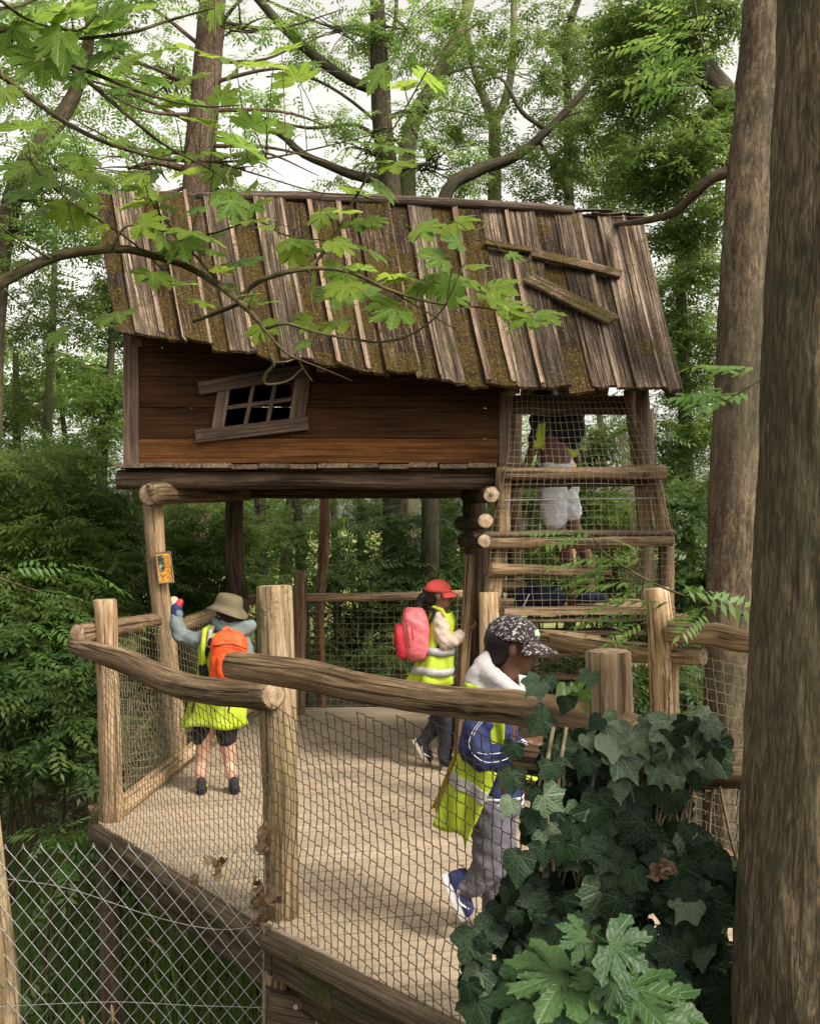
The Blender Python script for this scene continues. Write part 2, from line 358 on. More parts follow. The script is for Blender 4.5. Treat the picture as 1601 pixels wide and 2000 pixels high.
def segs(A, B, r, sides=3):
    A = np.asarray(A, float); B = np.asarray(B, float); d = B-A; L = np.linalg.norm(d, axis=1, keepdims=True)+1e-9; d = d/L
    ref = np.where(np.abs(d[:, 2:3]) < .9, np.array([[0, 0, 1.]]), np.array([[1., 0, 0]]))
    n = np.cross(d, ref); n /= np.linalg.norm(n, axis=1, keepdims=True); b = np.cross(d, n)
    r = np.broadcast_to(np.asarray(r, float).reshape(-1, 1) if np.ndim(r) else np.full((1, 1), r), (len(A), 1))
    rings = []
    for Q in (A, B):
        for k in range(sides):
            a = 2*math.pi*k/sides; rings.append(Q+(n*math.cos(a)+b*math.sin(a))*r)
    V = np.stack(rings, 1).reshape(-1, 3); m = len(A); base = (np.arange(m)*2*sides)[:, None]
    f = np.concatenate([np.stack([base[:, 0]+k, base[:, 0]+(k+1) % sides, base[:, 0]+sides+(k+1) % sides, base[:, 0]+sides+k], 1) for k in range(sides)])
    return V, f
def netting(name, path, ztop, zbot, mat, parent, cw=.042, ch=.05, r=.0016, slope=.35, push=0.0, sag=.01, seed=1):
    """knotted net hung along a polyline (x,y) between two heights"""
    pts = [Vector((p[0], p[1], 0)) for p in path]; L = [0]
    for i in range(1, len(pts)): L.append(L[-1]+(pts[i]-pts[i-1]).length)
    def at(s):
        s = max(0, min(L[-1], s))
        for i in range(1, len(L)):
            if s <= L[i]+1e-9:
                f = (s-L[i-1])/(L[i]-L[i-1]); p = pts[i-1].lerp(pts[i], f); d = (pts[i]-pts[i-1]).normalized(); return p, Vector((-d.y, d.x, 0)), i-1, f
    nu = int(L[-1]/cw); H = np.mean(ztop)-np.mean(zbot); nv = int(H/ch)+1
    grid = np.zeros((nu+1, nv+1, 2, 3))
    for i in range(nu+1):
        s = i*L[-1]/nu; p, nn, k, f = at(s); f2 = s/L[-1]
        zt = np.interp(f2, np.linspace(0, 1, len(ztop)), ztop); zb = np.interp(f2, np.linspace(0, 1, len(zbot)), zbot)
        for j in range(nv+1):
            for h in (0, 1):
                v = (j+(0.0 if h == 0 else .10)+((i*slope) % 1.0))/nv; v = min(1, v)
                z = zt+(zb-zt)*v
                wob = Vector((s*1.7+seed, v*3, seed)); o = noise.noise(wob)*sag*2.2; z2 = noise.noise(wob+Vector((5, 5, 5)))*sag
                sh = (cw*.13 if h else -cw*.13)*(1 if (i % 2) else -1)
                d = (pts[min(k+1, len(pts)-1)]-pts[k]).normalized()
                tx = noise.noise(Vector((s*3, v*4+seed, 2)))*sag*.8
                q = p+nn*(o+push*math.sin(v*math.pi))+d*(sh*(.5)+tx); grid[i, j, h] = (q.x, q.y, z+z2)
    A = []; B = []
    A.append(grid[:, :-1, 1]); B.append(grid[:, 1:, 0]); A.append(grid[:, :-1, 0]); B.append(grid[:, :-1, 1])
    for i in range(nu):
        k = int(math.floor((i+1)*slope)-math.floor(i*slope)) if slope else 0
        A.append(grid[i, :nv+1-k, 1]); B.append(grid[i+1, k:, 0])
    A = np.concatenate([a.reshape(-1, 3) for a in A]); B = np.concatenate([b.reshape(-1, 3) for b in B])
    V, f = segs(A, B, r, 3); return mesh(name, V, f, M[mat], parent, False)

# ---- foliage
def spraydata(C, size, nl, ll, lw, rng, pitch=-.15, pv=.35, az=None):
    n = len(C); az = rng.uniform(0, 2*np.pi, n) if az is None else az
    pt = pitch+rng.normal(0, pv, n); roll = rng.normal(0, .35, n)
    d = np.stack([np.cos(az)*np.cos(pt), np.sin(az)*np.cos(pt), np.sin(pt)], 1)
    s = np.stack([-np.sin(az), np.cos(az), np.zeros(n)], 1); u = np.cross(d, s)*1.0
    s2 = s*np.cos(roll)[:, None]+u*np.sin(roll)[:, None]; u2 = np.cross(d, s2)
    u2 = np.where(u2[:, 2:3] < 0, -u2, u2)
    sz = size*rng.uniform(.7, 1.25, n); Vs = []
    rn = []
    base = rng.uniform(0, .75, n)
    for k in range(nl):
        pair = k//2; side = 1 if k % 2 else -1; npair = (nl-1)/2
        t = (.22+.78*pair/npair) if k < nl-1 else 1.0
        drop = -.25*t*t
        pos = C+d*(t*sz)[:, None]+u2*(drop*sz*.5)[:, None]
        if k < nl-1: ld = d*.45+s2*side*.85-u2*.18
        else: ld = d-u2*.25
        ld = ld+rng.normal(0, .13, (n, 3)); ld /= np.linalg.norm(ld, axis=1, keepdims=True)
        wd = np.cross(ld, u2); wd /= np.linalg.norm(wd, axis=1, keepdims=True)
        scl = (sz/size*(1-.25*abs(t-.55)))[:, None]
        mid = pos+ld*ll*.42*scl
        Vs.append(np.stack([pos, mid+wd*lw*.5*scl, pos+ld*ll*scl-u2*ll*.12*scl, mid-wd*lw*.5*scl], 1)); rn.append(np.clip(base+rng.uniform(0, .25, n), 0, .999))
    V = np.concatenate(Vs, 0); m = len(V); fc = np.arange(m*4).reshape(m, 4)
    return V.reshape(-1, 3), fc, np.concatenate(rn)
def leavesmesh(name, datas, mat, parent=None, kind=None):
    V = []; Fc = []; R = []; k = 0
    for v, f, r in datas: V.append(v); Fc.append(f+k); R.append(r); k += len(v)
    o = mesh(name, np.concatenate(V), np.concatenate(Fc), mat, parent, False, rnd=np.concatenate(R))
    if kind: o['kind'] = kind
    return o
def ell(c, rad, n, rng=RNG):
    """points in an ellipsoid, gathered into small sub-clusters"""
    k = max(3, n//14); q = rng.normal(0, 1, (k, 3)); q /= np.linalg.norm(q, axis=1, keepdims=True); q *= rng.uniform(.2, 1, (k, 1))**.5
    idx = rng.integers(0, k, n); p = q[idx]+rng.normal(0, .13, (n, 3)); return np.asarray(c)+p*np.asarray(rad)
def clump(px, py, D, rx, ry, rd, n):
    """ellipsoid centre and radii from a place at depth D"""
    c = P(px, py, D); return (c, (rx/F*D, rd, ry/F*D), n)
GZ = -1.3
def ground_z(x, y): return GZ+.05*math.sin(x*.7)+.04*math.sin(y*.9+1)+max(0, (y-9))*.045
def tree(label, trunk, radii, bmat, clumps, lmat, name='tree', group=None, size=.24, nl=11, ll=.062, lw=.026, limbs=True, extra=(), sides=12, seg=16, twigs=5, rough=.12, knots=3, limb_r=.3, cat='tree', crown_name='crown', ridge=0):
    base = Vector(trunk[0]); t = thing(name, label, cat, base, group)
    log('trunk', trunk, radii, bmat, t, seg, sides, rough, knots, True, bmat, None, ridge)
    TP = catmull(trunk, 30); TR = lerps(list(radii), 30)
    datas = []; tw = []
    for (path, rads) in extra: log('branch', path, rads, bmat, t, 12, 8, .1, 1, True, bmat)
    for (c, rad, n) in clumps:
        datas.append(spraydata(ell(c, rad, n), size, nl, ll, lw, RNG))
        if limbs:
            best = min(range(8, 31), key=lambda i: (TP[i]-c).length+max(0, TP[i].z-c.z)*1.5)
            a = TP[best]; m = (a+c)*.5+Vector((random.uniform(-.1, .1), 0, .12*(c-a).length))
            r0 = max(.008, TR[best]*limb_r)
            log('branch', [a, m, c], [r0, r0*.6, r0*.25], bmat, t, 8, 6, .1, 0, True, bmat)
            for _ in range(twigs):
                e = c+Vector((random.uniform(-1, 1)*rad[0], random.uniform(-1, 1)*rad[1], random.uniform(-.8, .8)*rad[2]))
                s = a.lerp(c, random.uniform(.5, 1)); mm = (s+e)*.5+Vector((0, 0, random.uniform(-.1, .15)))
                tw.append(([s, mm, e], [r0*.32, r0*.2, .002], 5, 4))
    if tw: tubes('twig', tw, M[bmat], t, kind='stuff')
    if datas: leavesmesh(crown_name, datas, M[lmat], t)
    return t

# ============================================================ SETTING
# ground sheet
nx, ny = 90, 110
xs = np.concatenate([np.linspace(-120, -14, 12), np.linspace(-12, 12, 66), np.linspace(14, 120, 12)]); ys = np.concatenate([np.linspace(-40, -1, 10), np.linspace(0, 24, 85), np.linspace(26, 300, 15)])
V = [(x, y, ground_z(x, min(y, 40))+.06*noise.noise(Vector((x*1.3, y*1.3, 0)))) for y in ys for x in xs]
Fc = [(j*nx+i, j*nx+i+1, (j+1)*nx+i+1, (j+1)*nx+i) for j in range(ny-1) for i in range(nx-1)]
tag(mesh('ground', V, Fc, M['soil']), kind='structure')
# leaf litter, low plants
rng = np.random.default_rng(3)
n = 9000; x = rng.uniform(-6, 6, n); y = rng.uniform(4.5, 15, n); C = np.stack([x, y, np.array([ground_z(a, b) for a, b in zip(x, y)])+.03], 1)
tag(leavesmesh('leaf_litter', [spraydata(C, .02, 1, .07, .04, rng, 0, .4)], M['deadleaf']), 'brown fallen leaves scattered on the forest floor', 'leaf litter', kind='stuff')
x = rng.uniform(-7, 1, 2600); y = rng.uniform(5.5, 13, 2600); k = ~((x > -1.9) & (y < 9.4)); x = x[k]; y = y[k]
C = np.stack([x, y, np.array([ground_z(a, b) for a, b in zip(x, y)])+rng.uniform(.03, .3, len(x))], 1)
tag(leavesmesh('ground_cover', [spraydata(C, .2, 9, .07, .028, rng, .25, .35)], M['ld']), 'low dark green plants covering the shady forest floor', 'ground cover', kind='stuff')
# grass under and behind the wire fence
n = 15000; x = rng.uniform(-4.4, -.3, n); y = rng.uniform(4.9, 9.2, n); A = np.stack([x, y, np.full(n, GZ)], 1)
hh = rng.uniform(.12, .42, n); B = A+np.stack([rng.normal(0, .08, n), rng.normal(0, .08, n), hh], 1)
wv = np.stack([np.full(n, .004), np.zeros(n), np.zeros(n)], 1); V = np.stack([A-wv, A+wv, B], 1).reshape(-1, 3)
o = mesh('grass', V, np.arange(n*3).reshape(n, 3), M['lm'], None, False, rnd=rng.uniform(0, .9, n)); tag(o, 'dark green grass growing below the platform behind the wire fence', 'grass', kind='stuff')

# far wood, reads as one mass
D_ = []
for i in range(34):
    D0 = random.uniform(16, 24); px = random.uniform(-150, 1500); py = random.uniform(700, 1090)
    c, r, _ = clump(px, py, D0, random.uniform(110, 190), random.uniform(70, 140), 1.3, 0)
    D_.append(spraydata(ell(c, r, 230, rng), .34, 9, .11, .05, rng))
for i in range(17):
    D0 = random.uniform(17, 25); px = random.uniform(-100, 1500); py = random.uniform(60, 700)
    c, r, _ = clump(px, py, D0, random.uniform(90, 170), random.uniform(60, 120), 1.3, 0)
    D_.append(spraydata(ell(c, r, 120, rng), .34, 9, .11, .045, rng))
tag(leavesmesh('far_woodland', D_, M['lf']), 'far green woodland seen as one mass between the trunks', 'woodland', kind='stuff')

# ============================================================ THE DECK
def clip_strip(poly, a, b, c0, c1):
    def half(pl, f):
        out = []
        for i in range(len(pl)):
            p, q = pl[i], pl[(i+1) % len(pl)]; fp, fq = f(p), f(q)
            if fp >= 0: out.append(p)
            if (fp >= 0) != (fq >= 0): t = fp/(fp-fq); out.append((p[0]+(q[0]-p[0])*t, p[1]+(q[1]-p[1])*t))
        return out
    pl = half(poly, lambda p: a*p[0]+b*p[1]-c0)
    return half(pl, lambda p: c1-(a*p[0]+b*p[1])) if pl else pl
deck = thing('wooden_deck', 'raised sand-coloured plank platform the children walk on', 'deck', (0, 5, 0))
ang = math.radians(14); DX, DY = math.cos(ang), math.sin(ang); NX, NY = -DY, DX
POLA = [(-1.74, 5.72), (-.60, 4.25), (.22, 3.38), (.66, 2.86), (1.9, 2.72), (1.9, 4.35), (1.34, 5.25), (.62, 6.3), (.62, 9.35), (-1.38, 9.35)]
# convex pieces
PIECES = [[(-1.74, 5.72), (-.60, 4.25), (.22, 3.38), (.62, 2.93), (.62, 9.35), (-1.38, 9.35)], [(.624, 2.93), (.7, 2.84), (2.6, 2.66), (2.6, 4.2), (1.34, 5.25), (.624, 6.3)]]
bw = .128
for pi, pol in enumerate(PIECES):
    c0 = min(NX*p[0]+NY*p[1] for p in pol); c1 = max(NX*p[0]+NY*p[1] for p in pol); k = math.floor(c0/bw)
    while k*bw < c1:
        pl = clip_strip(pol, NX, NY, k*bw+.006, (k+1)*bw-.006)
        k += 1
        if len(pl) < 3: continue
        dz = random.uniform(-.0025, .0015); tz = random.uniform(-.0015, .0015)
        m = len(pl); V = [(p[0], p[1], dz+tz*(p[0]-.2)) for p in pl]+[(p[0], p[1], -.035) for p in pl]
        cy = (k-.5)*bw
        G = [(NX*p[0]+NY*p[1]-cy+k*.7, 0 if i < m else .03, DX*p[0]+DY*p[1]) for i, p in enumerate(pl+pl)]
        Fc = [tuple(range(m)), tuple(range(2*m-1, m-1, -1))]+[(i, i+m, (i+1) % m+m, (i+1) % m) for i in range(m)]
        mesh('deck_board', V, Fc, M['deck'], deck, False, G)
# rim timbers along the open edge and joists beneath
edge = [Vector((-1.74, 5.72, 0)), Vector((-.60, 4.25, 0)), Vector((.22, 3.38, 0)), Vector((.66, 2.86, 0)), Vector((2.0, 2.70, 0))]
for i in range(4):
    a, b = edge[i], edge[i+1]; nn = Vector((-(b-a).y, (b-a).x, 0)).normalized(); nn = nn if nn.y < 0 else -nn
    log('rim_log', [a+nn*.02+Vector((0, 0, -.045)), b+nn*.02+Vector((0, 0, -.045))], [.043, .043], 'joist', deck, 10, 10, .2, 2)
    m = max(1, int((b-a).length/.33))
    for q in range(m):
        u, v = a.lerp(b, q/m+.004), a.lerp(b, (q+1)/m-.004)
        plank('rim_board', u-nn*.03+Vector((0, 0, -.17+random.uniform(-.006, .006))), v-nn*.03+Vector((0, 0, -.17+random.uniform(-.006, .006))), Vector((0, 0, .13)), .04, 'joist', deck, 3, .004)
    plank('edge_beam', a-nn*.13+Vector((0, 0, -.30)), b-nn*.13+Vector((0, 0, -.30)), Vector((0, 0, .16)), .06, 'joist', deck, 4, .004)
for yy in np.arange(3.6, 9.2, .62):
    x0 = -1.3 if yy > 5.8 else -1.3+(5.8-yy)*.78; plank('joist', (x0+.25, yy+.2, -.12), (2.0 if yy < 4.5 else .55, yy+.2, -.12), Vector((0, 0, .14)), .06, 'joist', deck, 2, .002)
log('support_post', [(-1.69, 5.74, -.08), (-1.66, 5.74, -1.35)], [.062, .066], 'joist', deck, 6, 10)
log('support_post', [(-1.3, 8.6, -.08), (-1.3, 8.6, -1.0)], [.07, .07], 'joist', deck, 6, 10)
log('support_post', [(.3, 7, -.08), (.3, 7, -1.35)], [.07, .07], 'joist', deck, 6, 10)
log('support_post', [(.62, 3.0, -.08), (.62, 3.0, -1.35)], [.07, .07], 'joist', deck, 6, 10)
log('support_post', [(-.38, 4.75, -.1), (-.38, 4.75, -1.35)], [.05, .05], 'joist', deck, 6, 10)
plank('cross_beam', P(528, 1972, 4.23), P(705, 2004, 4.4), Vector((0, 0, .15)), .07, 'joist', deck, 4, .004)
log('bolt', [P(578, 1967, 4.19), P(578, 1967, 4.16)], [.014, .012], 'joist', deck, 2, 8, 0, 0).data.materials[0] = M['iron']
log('curb_log', [(-1.66, 5.78, .05), (-1.56, 7.0, .06), (-1.42, 8.5, .055), (-1.32, 9.3, .05)], [.055, .06, .055, .05], 'post', deck, 16, 12, .15, 2)
log('curb_log', [(1.42, 5.15, .05), (1.62, 4.75, .06), (2.4, 4.3, .05)], [.05, .05, .05], 'rail', deck, 12, 10, .15, 2)

# ============================================================ THE FENCES
# front fence
ff = thing('log_fence', 'front log and net fence with thick rails along the open deck edge', 'fence', (-.55, 4.35, 0), 'fences around the deck')
def post(path, radii, mat='post', par=ff, sides=18, **k): return log('post', path, radii, mat, par, 14, sides, .10, 2, **k)
post([P(207, 1172, 5.75), P(213, 1400, 5.75), P(219, 1606, 5.75)], [.060, .062, .064])
post([P(536, 1146, 4.40), P(546, 1500, 4.38), P(549, 1800, 4.36)], [.078, .077, .078], 'postg')
post([P(549, 1790, 4.34), P(534, 2010, 4.34), P(534, 2330, 4.34)], [.060, .050, .05], 'rail')
post([P(1187, 1274, 3.0), P(1190, 1500, 3.0), P(1190, 2130, 3.0)], [.066, .068, .07], 'post')
log('rail', [P(148, 1262, 5.72), P(240, 1290, 5.3), P(330, 1330, 4.9), P(430, 1352, 4.55), P(533, 1358, 4.26)], [.048, .062, .064, .060, .062], 'rail', ff, 26, 18, .12, 4)
log('rail', [P(450, 1299, 4.18), P(600, 1320, 3.98), P(700, 1342, 3.82), P(860, 1368, 3.55), P(1000, 1381, 3.32), P(1150, 1408, 3.06), P(1240, 1440, 2.92)], [.054, .060, .058, .054, .056, .063, .062], 'rail', ff, 34, 20, .10, 5)
log('rail', [P(1015, 1482, 3.12), P(1200, 1500, 2.92), P(1350, 1500, 2.9), P(1700, 1500, 2.85)], [.045, .055, .058, .055], 'rail', ff, 20, 16, .12, 3)
log('rail', [P(1290, 1735, 3.4), P(1440, 1745, 3.3), P(1700, 1755, 3.2)], [.032, .035, .035], 'rail', ff, 14, 12, .12, 3)
Ln = (-1.735, 5.70); Nn = (-.60, 4.27); Mn = (.22, 3.36); Dn = (.62, 2.90)
netting('netting', [(-1.72, 5.68), (-1.2, 5.0), Nn], [.93, .86, .84], [-.05, -.04, -.05], 'net', ff, .040, .050, .0019, .22, .02, .013, 2)
netting('netting', [Nn, Mn, Dn], [.93, .99, 1.02], [-.07, -.05, -.05], 'netd', ff, .042, .056, .0023, .22, .02, .015, 5)
netting('netting', [Dn, (1.5, 2.82), (2.2, 2.8)], [.95, .95, .93], [.0, .0, .0], 'netd', ff, .042, .05, .0017, .22, .0, .012, 8)
# left fence
lf = thing('log_fence', 'left log and net fence running back from the corner post past the leaning hut leg', 'fence', (-1.6, 6.5, 0), 'fences around the deck')
log('rail', [P(153, 1238, 5.66), P(230, 1225, 6.0), P(300, 1213, 6.9)], [.058, .055, .055], 'rail', lf, 12, 16, .2, 3)
log('rail', [P(345, 1225, 7.2), P(430, 1192, 8.2), P(490, 1170, 9.1)], [.05, .05, .05], 'rail', lf, 12, 12, .15, 3)
log('post', [(-1.5, 8.05, 1.0), (-1.46, 8.05, -.2)], [.05, .05], 'rail', lf, 8, 12)
netting('netting', [(-1.70, 5.86), (-1.6, 7.0), (-1.45, 8.2), (-1.36, 9.25)], [1.02, 1.05, 1.0, 1.0], [.0, .05, .05, .02], 'netl', lf, .045, .05, .0015, .22, .0, .03, 11)
netting('netting', [(-1.65, 5.95), (-1.55, 7.05)], [.62, .6], [.12, .12], 'netl', lf, .06, .06, .0013, .3, .03, .06, 21)
# back fence
bf = thing('log_fence', 'straight log and net fence across the far end of the deck behind the pink backpack', 'fence', (-.2, 9.3, 0), 'fences around the deck')
log('post', [P(587, 1117, 9.0), P(584, 1418, 9.0)], [.057, .055], 'post', bf, 10, 12, .2, 3)
log('rail', [P(478, 1172, 9.2), P(586, 1168, 9.2), P(720, 1166, 9.2), P(905, 1160, 9.2)], [.04, .042, .038, .04], 'post', bf, 18, 10, .15, 4)
netting('netting', [(-1.36, 9.28), (.62, 9.28)], [1.0, 1.0], [.03, .02], 'netl', bf, .062, .058, .0022, 0, .0, .012, 31)
log('post', [P(917, 1084, 6.95), P(912, 1200, 6.93), P(903, 1320, 6.9), P(898, 1500, 6.9)], [.036, .038, .04, .045], 'rail', bf, 10, 12, .12, 2)
# right fence
rf = thing('log_fence', 'right log and net fence that turns away behind the ivy and the big trunk', 'fence', (1.2, 5.3, 0), 'fences around the deck')
log('post', [P(953, 1158, 6.02), P(957, 1300, 6.0), P(957, 1570, 6.0)], [.058, .06, .06], 'post', rf, 10, 14, .18, 2)
log('post', [P(1281, 1150, 5.32), P(1296, 1330, 5.3), P(1305, 1655, 5.3)], [.066, .072, .075], 'post', rf, 14, 14, .2, 3)
log('rail', [P(1030, 1243, 5.95), P(1100, 1252, 5.75), P(1240, 1275, 5.45), P(1372, 1282, 5.15)], [.038, .058, .055, .045], 'rail', rf, 16, 14, .12, 3)
log('rail', [P(1306, 1236, 5.22), P(1400, 1242, 5.1), P(1480, 1254, 4.95), P(1720, 1260, 4.8)], [.055, .058, .056, .05], 'rail', rf, 16, 14, .14, 3)
netting('netting', [(.47, 5.98), (1.32, 5.22)], [1.0, 1.0], [.03, .03], 'netd', rf, .045, .05, .0017, .3, 0, .02, 41)
netting('netting', [(1.36, 5.2), (1.7, 4.85), (2.4, 4.4)], [1.03, 1.0, 1.0], [.03, .03, .03], 'netl', rf, .052, .056, .0017, .1, 0, .02, 42)

# ============================================================ THE TREE HUT
hut = thing('tree_hut', 'crooked wooden tree hut on log stilts with a mossy sagging plank roof', 'hut', (-.6, 7.6, 0))
eave = [(150, 640), (235, 656), (350, 672), (430, 690), (500, 692), (560, 712), (640, 714), (720, 733), (800, 742), (900, 752), (1000, 761), (1100, 764), (1333, 766), (1400, 766)]
DE, DR = 6.55, 8.0
def roofpt(u, t, lift=0.0):
    xe = 232+(1333-232)*u; ye = np.interp(xe, [e[0] for e in eave], [e[1] for e in eave])
    xr = 186+(1252-186)*u; yr = 383+(428-383)*max(0, (u-.25)/.75)**1.1
    a = P(xr, yr, DR); b = P(xe, ye, DE)
    p = a.lerp(b, t); p.z += .03*math.sin(t*math.pi)*math.sin(u*7)-.05*math.sin(t*math.pi)
    if lift: p += Vector((0, -.68, .73))*lift
    return p
def roofboard(u0, u1, t0, t1, lift, mat, name='roof_board', th=.02, ragged=.02):
    seg = 7; V = []; G = []; Fc = []; sd = random.random()*30; us = [u0, (u0*.66+u1*.34), (u0*.34+u1*.66), u1]; cup = random.uniform(-.004, .008); tl = random.uniform(-.008, .008)
    for i in range(seg+1):
        t = t0+(t1-t0)*i/seg
        for k, u in enumerate(us):
            tt = t
            if i == seg: tt += ragged*noise.noise(Vector((u*60, sd, 0)))
            uu = u+.0012*noise.noise(Vector((t*7, sd, k)))
            for top in (1, 0):
                V.append(roofpt(uu, tt, lift+th*top+(cup if k in (0, 3) else 0)+tl*(k-1.5)/1.5)); G.append((k*.06, top*.02, t*1.9+sd))
    R = 8
    for i in range(seg):
        b = i*R; c = b+R
        for k in range(3):
            q = b+k*2; Fc.append((q, q+2, c+k*2+2, c+k*2)); Fc.append((q+1, c+k*2+1, c+k*2+3, q+3))
        Fc.append((b, c, c+1, b+1)); Fc.append((b+6, b+7, c+7, c+6))
    b = seg*R
    for b_, fl in ((seg*R, 0), (0, 1)):
        for k in range(3):
            f = (b_+k*2, b_+k*2+2, b_+k*2+3, b_+k*2+1); Fc.append(f[::-1] if fl else f)
    return mesh(name, V, Fc, M[mat], hut, False, G)
u = 0; i = 0
random.seed(21)
while u < .995:
    du = random.uniform(.034, .052); u1 = min(1, u+du)
    if 1-u1 < .02: u1 = 1
    lift = 0 if i % 2 == 0 else random.uniform(.022, .034)
    mt = 'roof2' if (u > .80 or random.random() < .12) else 'roof'
    roofboard(u-(.004 if lift else 0), u1+(.004 if lift else 0), random.uniform(-.005, .02), 1+random.uniform(-.012, .018), lift, mt)
    if random.random() < .8 and u > .03:
        bu = u+random.uniform(-.002, .002); t0 = random.choice([0, 0, .02, random.uniform(.1, .6)]); t0 = 0 if random.random() < .4 else t0
        roofboard(bu-.004, bu+random.uniform(.0005, .006), t0, 1+random.uniform(-.012, .015), .042, 'batten', 'batten', .014)
    u = u1; i += 1
random.seed(5)
# back slope
for i in range(16):
    a = roofpt(i/16+.03, 0); b = a+Vector((0, 1.35, -1.25)); plank('roof_board', a, b, Vector((.262, 0, 0)), .02, 'roof', hut, 2, .003)
log('ridge_timber', [P(385, 384, 7.95), P(600, 384, 7.93), P(850, 394, 7.93), P(1118, 409, 7.92)], [.033, .038, .036, .032], 'ridge', hut, 20, 8, .25, 2, end='ridge')
log('ridge_timber', [P(192, 383, 8.0), P(300, 380, 8.0), P(420, 388, 7.99)], [.03, .03, .025], 'ridge', hut, 10, 7, .4, 2, end='ridge')
for k in range(9):
    a = P(1120+k*12, 417+k*1.0+random.uniform(-5, 4), 7.94+random.uniform(-.03, .03)); b = a+Vector((random.uniform(.12, .3), 0, random.uniform(-.035, .02)))
    plank('broken_slat', a, b, Vector((0, -.03, .012)), .008, 'ridge', hut, 3, .006, .03)
def onroof(px, py):  # point on the roof slope seen at a place in the picture
    best = None
    for a in np.linspace(0, 1, 61):
        for b in np.linspace(0, 1, 61):
            p = roofpt(a, b); x = CX+p.x/p.y*F; y = HY-(p.z-CZ)/p.y*F; d = (x-px)**2+(y-py)**2
            if best is None or d < best[0]: best = (d, a, b)
    return best[1], best[2]
for (a, b, wd, mt) in (((1034, 516), (1203, 556), .10, 'mossy'), ((1030, 562), (1186, 650), .13, 'mossy'), ((948, 494), (1030, 512), .07, 'mossy')):
    pa, pb = roofpt(*onroof(*a), .065), roofpt(*onroof(*b), .065); d = (pb-pa).normalized(); nn = Vector((0, -.68, .73))
    plank('loose_plank', pa, pb, nn.cross(d).normalized()*-wd, .028, mt, hut, 5, .004, .02)
# frame under the roof
for uu in (.03, .36, .70, .985):
    plank('rafter', roofpt(uu, .03, -.03), roofpt(uu, .97, -.03), Vector((.06, 0, 0)), .07, 'darklog', hut, 3, .003)
plank('eave_fascia', P(995, 790, 7.0), P(1262, 792, 7.0), Vector((0, 0, .13)), .03, 'darklog', hut, 4, .003)
# front wall planks
DW = 7.0
def wx(px, D=DW): return (px-CX)/F*D
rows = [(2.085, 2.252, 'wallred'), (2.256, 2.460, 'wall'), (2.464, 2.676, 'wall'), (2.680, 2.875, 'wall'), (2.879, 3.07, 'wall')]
def wallplank(x0, x1, z0, z1, mt, y=DW, th=.022, par=hut):
    return plank('wall_plank', (x0, y, (z0+z1)/2), (x1, y, (z0+z1)/2), Vector((0, 0, z1-z0)), th, mt, par, 5, .0015)
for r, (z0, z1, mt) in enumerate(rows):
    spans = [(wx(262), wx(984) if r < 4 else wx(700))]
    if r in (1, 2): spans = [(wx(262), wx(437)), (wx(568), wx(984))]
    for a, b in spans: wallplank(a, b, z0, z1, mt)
wallplank(wx(262), wx(560), 3.074, 3.18, 'wall'); wallplank(wx(437), wx(568), 2.256, 2.32, 'wall'); wallplank(wx(437), wx(568), 2.625, 2.676, 'wall')
for z0 in np.arange(2.09, 2.8, .2):   # rear and side walls
    wallplank(wx(262), wx(984), z0, z0+.196, 'wall', 8.9)
    plank('wall_plank', (wx(255), 7.03, z0+.098), (wx(255), 8.9, z0+.098), Vector((0, 0, .196)), .02, 'wall', hut, 2, .001)
    plank('wall_plank', (wx(984), 7.03, z0+.098), (wx(984), 8.3, z0+.098), Vector((0, 0, .196)), .02, 'wall', hut, 2, .001)
plank('ceiling_board', (-.62, 7.05, 2.84), (-.62, 8.9, 2.84), Vector((2.64, 0, 0)), .015, 'wall', hut, 2, .001)
def trimboard(name, a, b, wpx, D, th=.03, mat='trim', par=hut):
    A, B = P(*a, D), P(*b, D); d = (B-A).normalized(); wv = Vector((0, -1, 0)).cross(d)*wpx/F*D
    return plank(name, A, B, wv, th, mat, par, 4, .002)
trimboard('corner_post', (255, 650), (256, 906), 30, 6.985, .05)
trimboard('corner_post', (988, 765), (988, 912), 26, 6.985, .05)
# window: frame > glazing bars
wf = trimboard('window_frame', (388, 758), (604, 722), 26, 6.955, .03)
def sub(name, a, b, w_, D, mat='trim'): return trimboard(name, a, b, w_, D, .022, mat, wf)
sub('stile', (440, 745), (424, 842), 24, 6.972); sub('stile', (592, 728), (578, 825), 30, 6.972)
sub('window_sill', (382, 853), (602, 826), 26, 6.945)
sub('top_rail', (436, 757), (590, 734), 10, 6.978)
for f in (.33, .665):
    xa, ya = 452+(582-452)*f, 755+(735-755)*f; xb, yb = 436+(566-436)*f, 836+(820-836)*f; sub('glazing_bar', (xa, ya), (xb, yb), 8, 6.982)
sub('glazing_bar', (442, 797), (578, 778), 8, 6.984)
sub('bottom_rail', (432, 839), (580, 820), 10, 6.98)
# floor boards and bearers
x = wx(233)
while x < wx(990):
    wd = random.uniform(.17, .215); plank('floor_board', (x+wd/2, 6.87+random.uniform(-.015, .015), 2.045+random.uniform(-.01, .006)), (x+wd/2, 9.0, 2.05), Vector((wd-.006, 0, 0)), .03, 'trim', hut, 3, .003); x += wd
log('bearer_log', [P(232, 937, 7.02), P(600, 937, 7.0), P(984, 939, 7.0)], [.07, .062, .06], 'darklog', hut, 22, 12, .14, 4)
log('bearer_log', [(-1.95, 8.8, 1.96), (.65, 8.8, 1.96)], [.07, .07], 'darklog', hut, 12, 10, .14, 3)
log('cross_log', [P(290, 967, 6.74), P(325, 964, 7.0), P(485, 962, 8.95)], [.072, .078, .07], 'rail', hut, 12, 16, .1, 2)
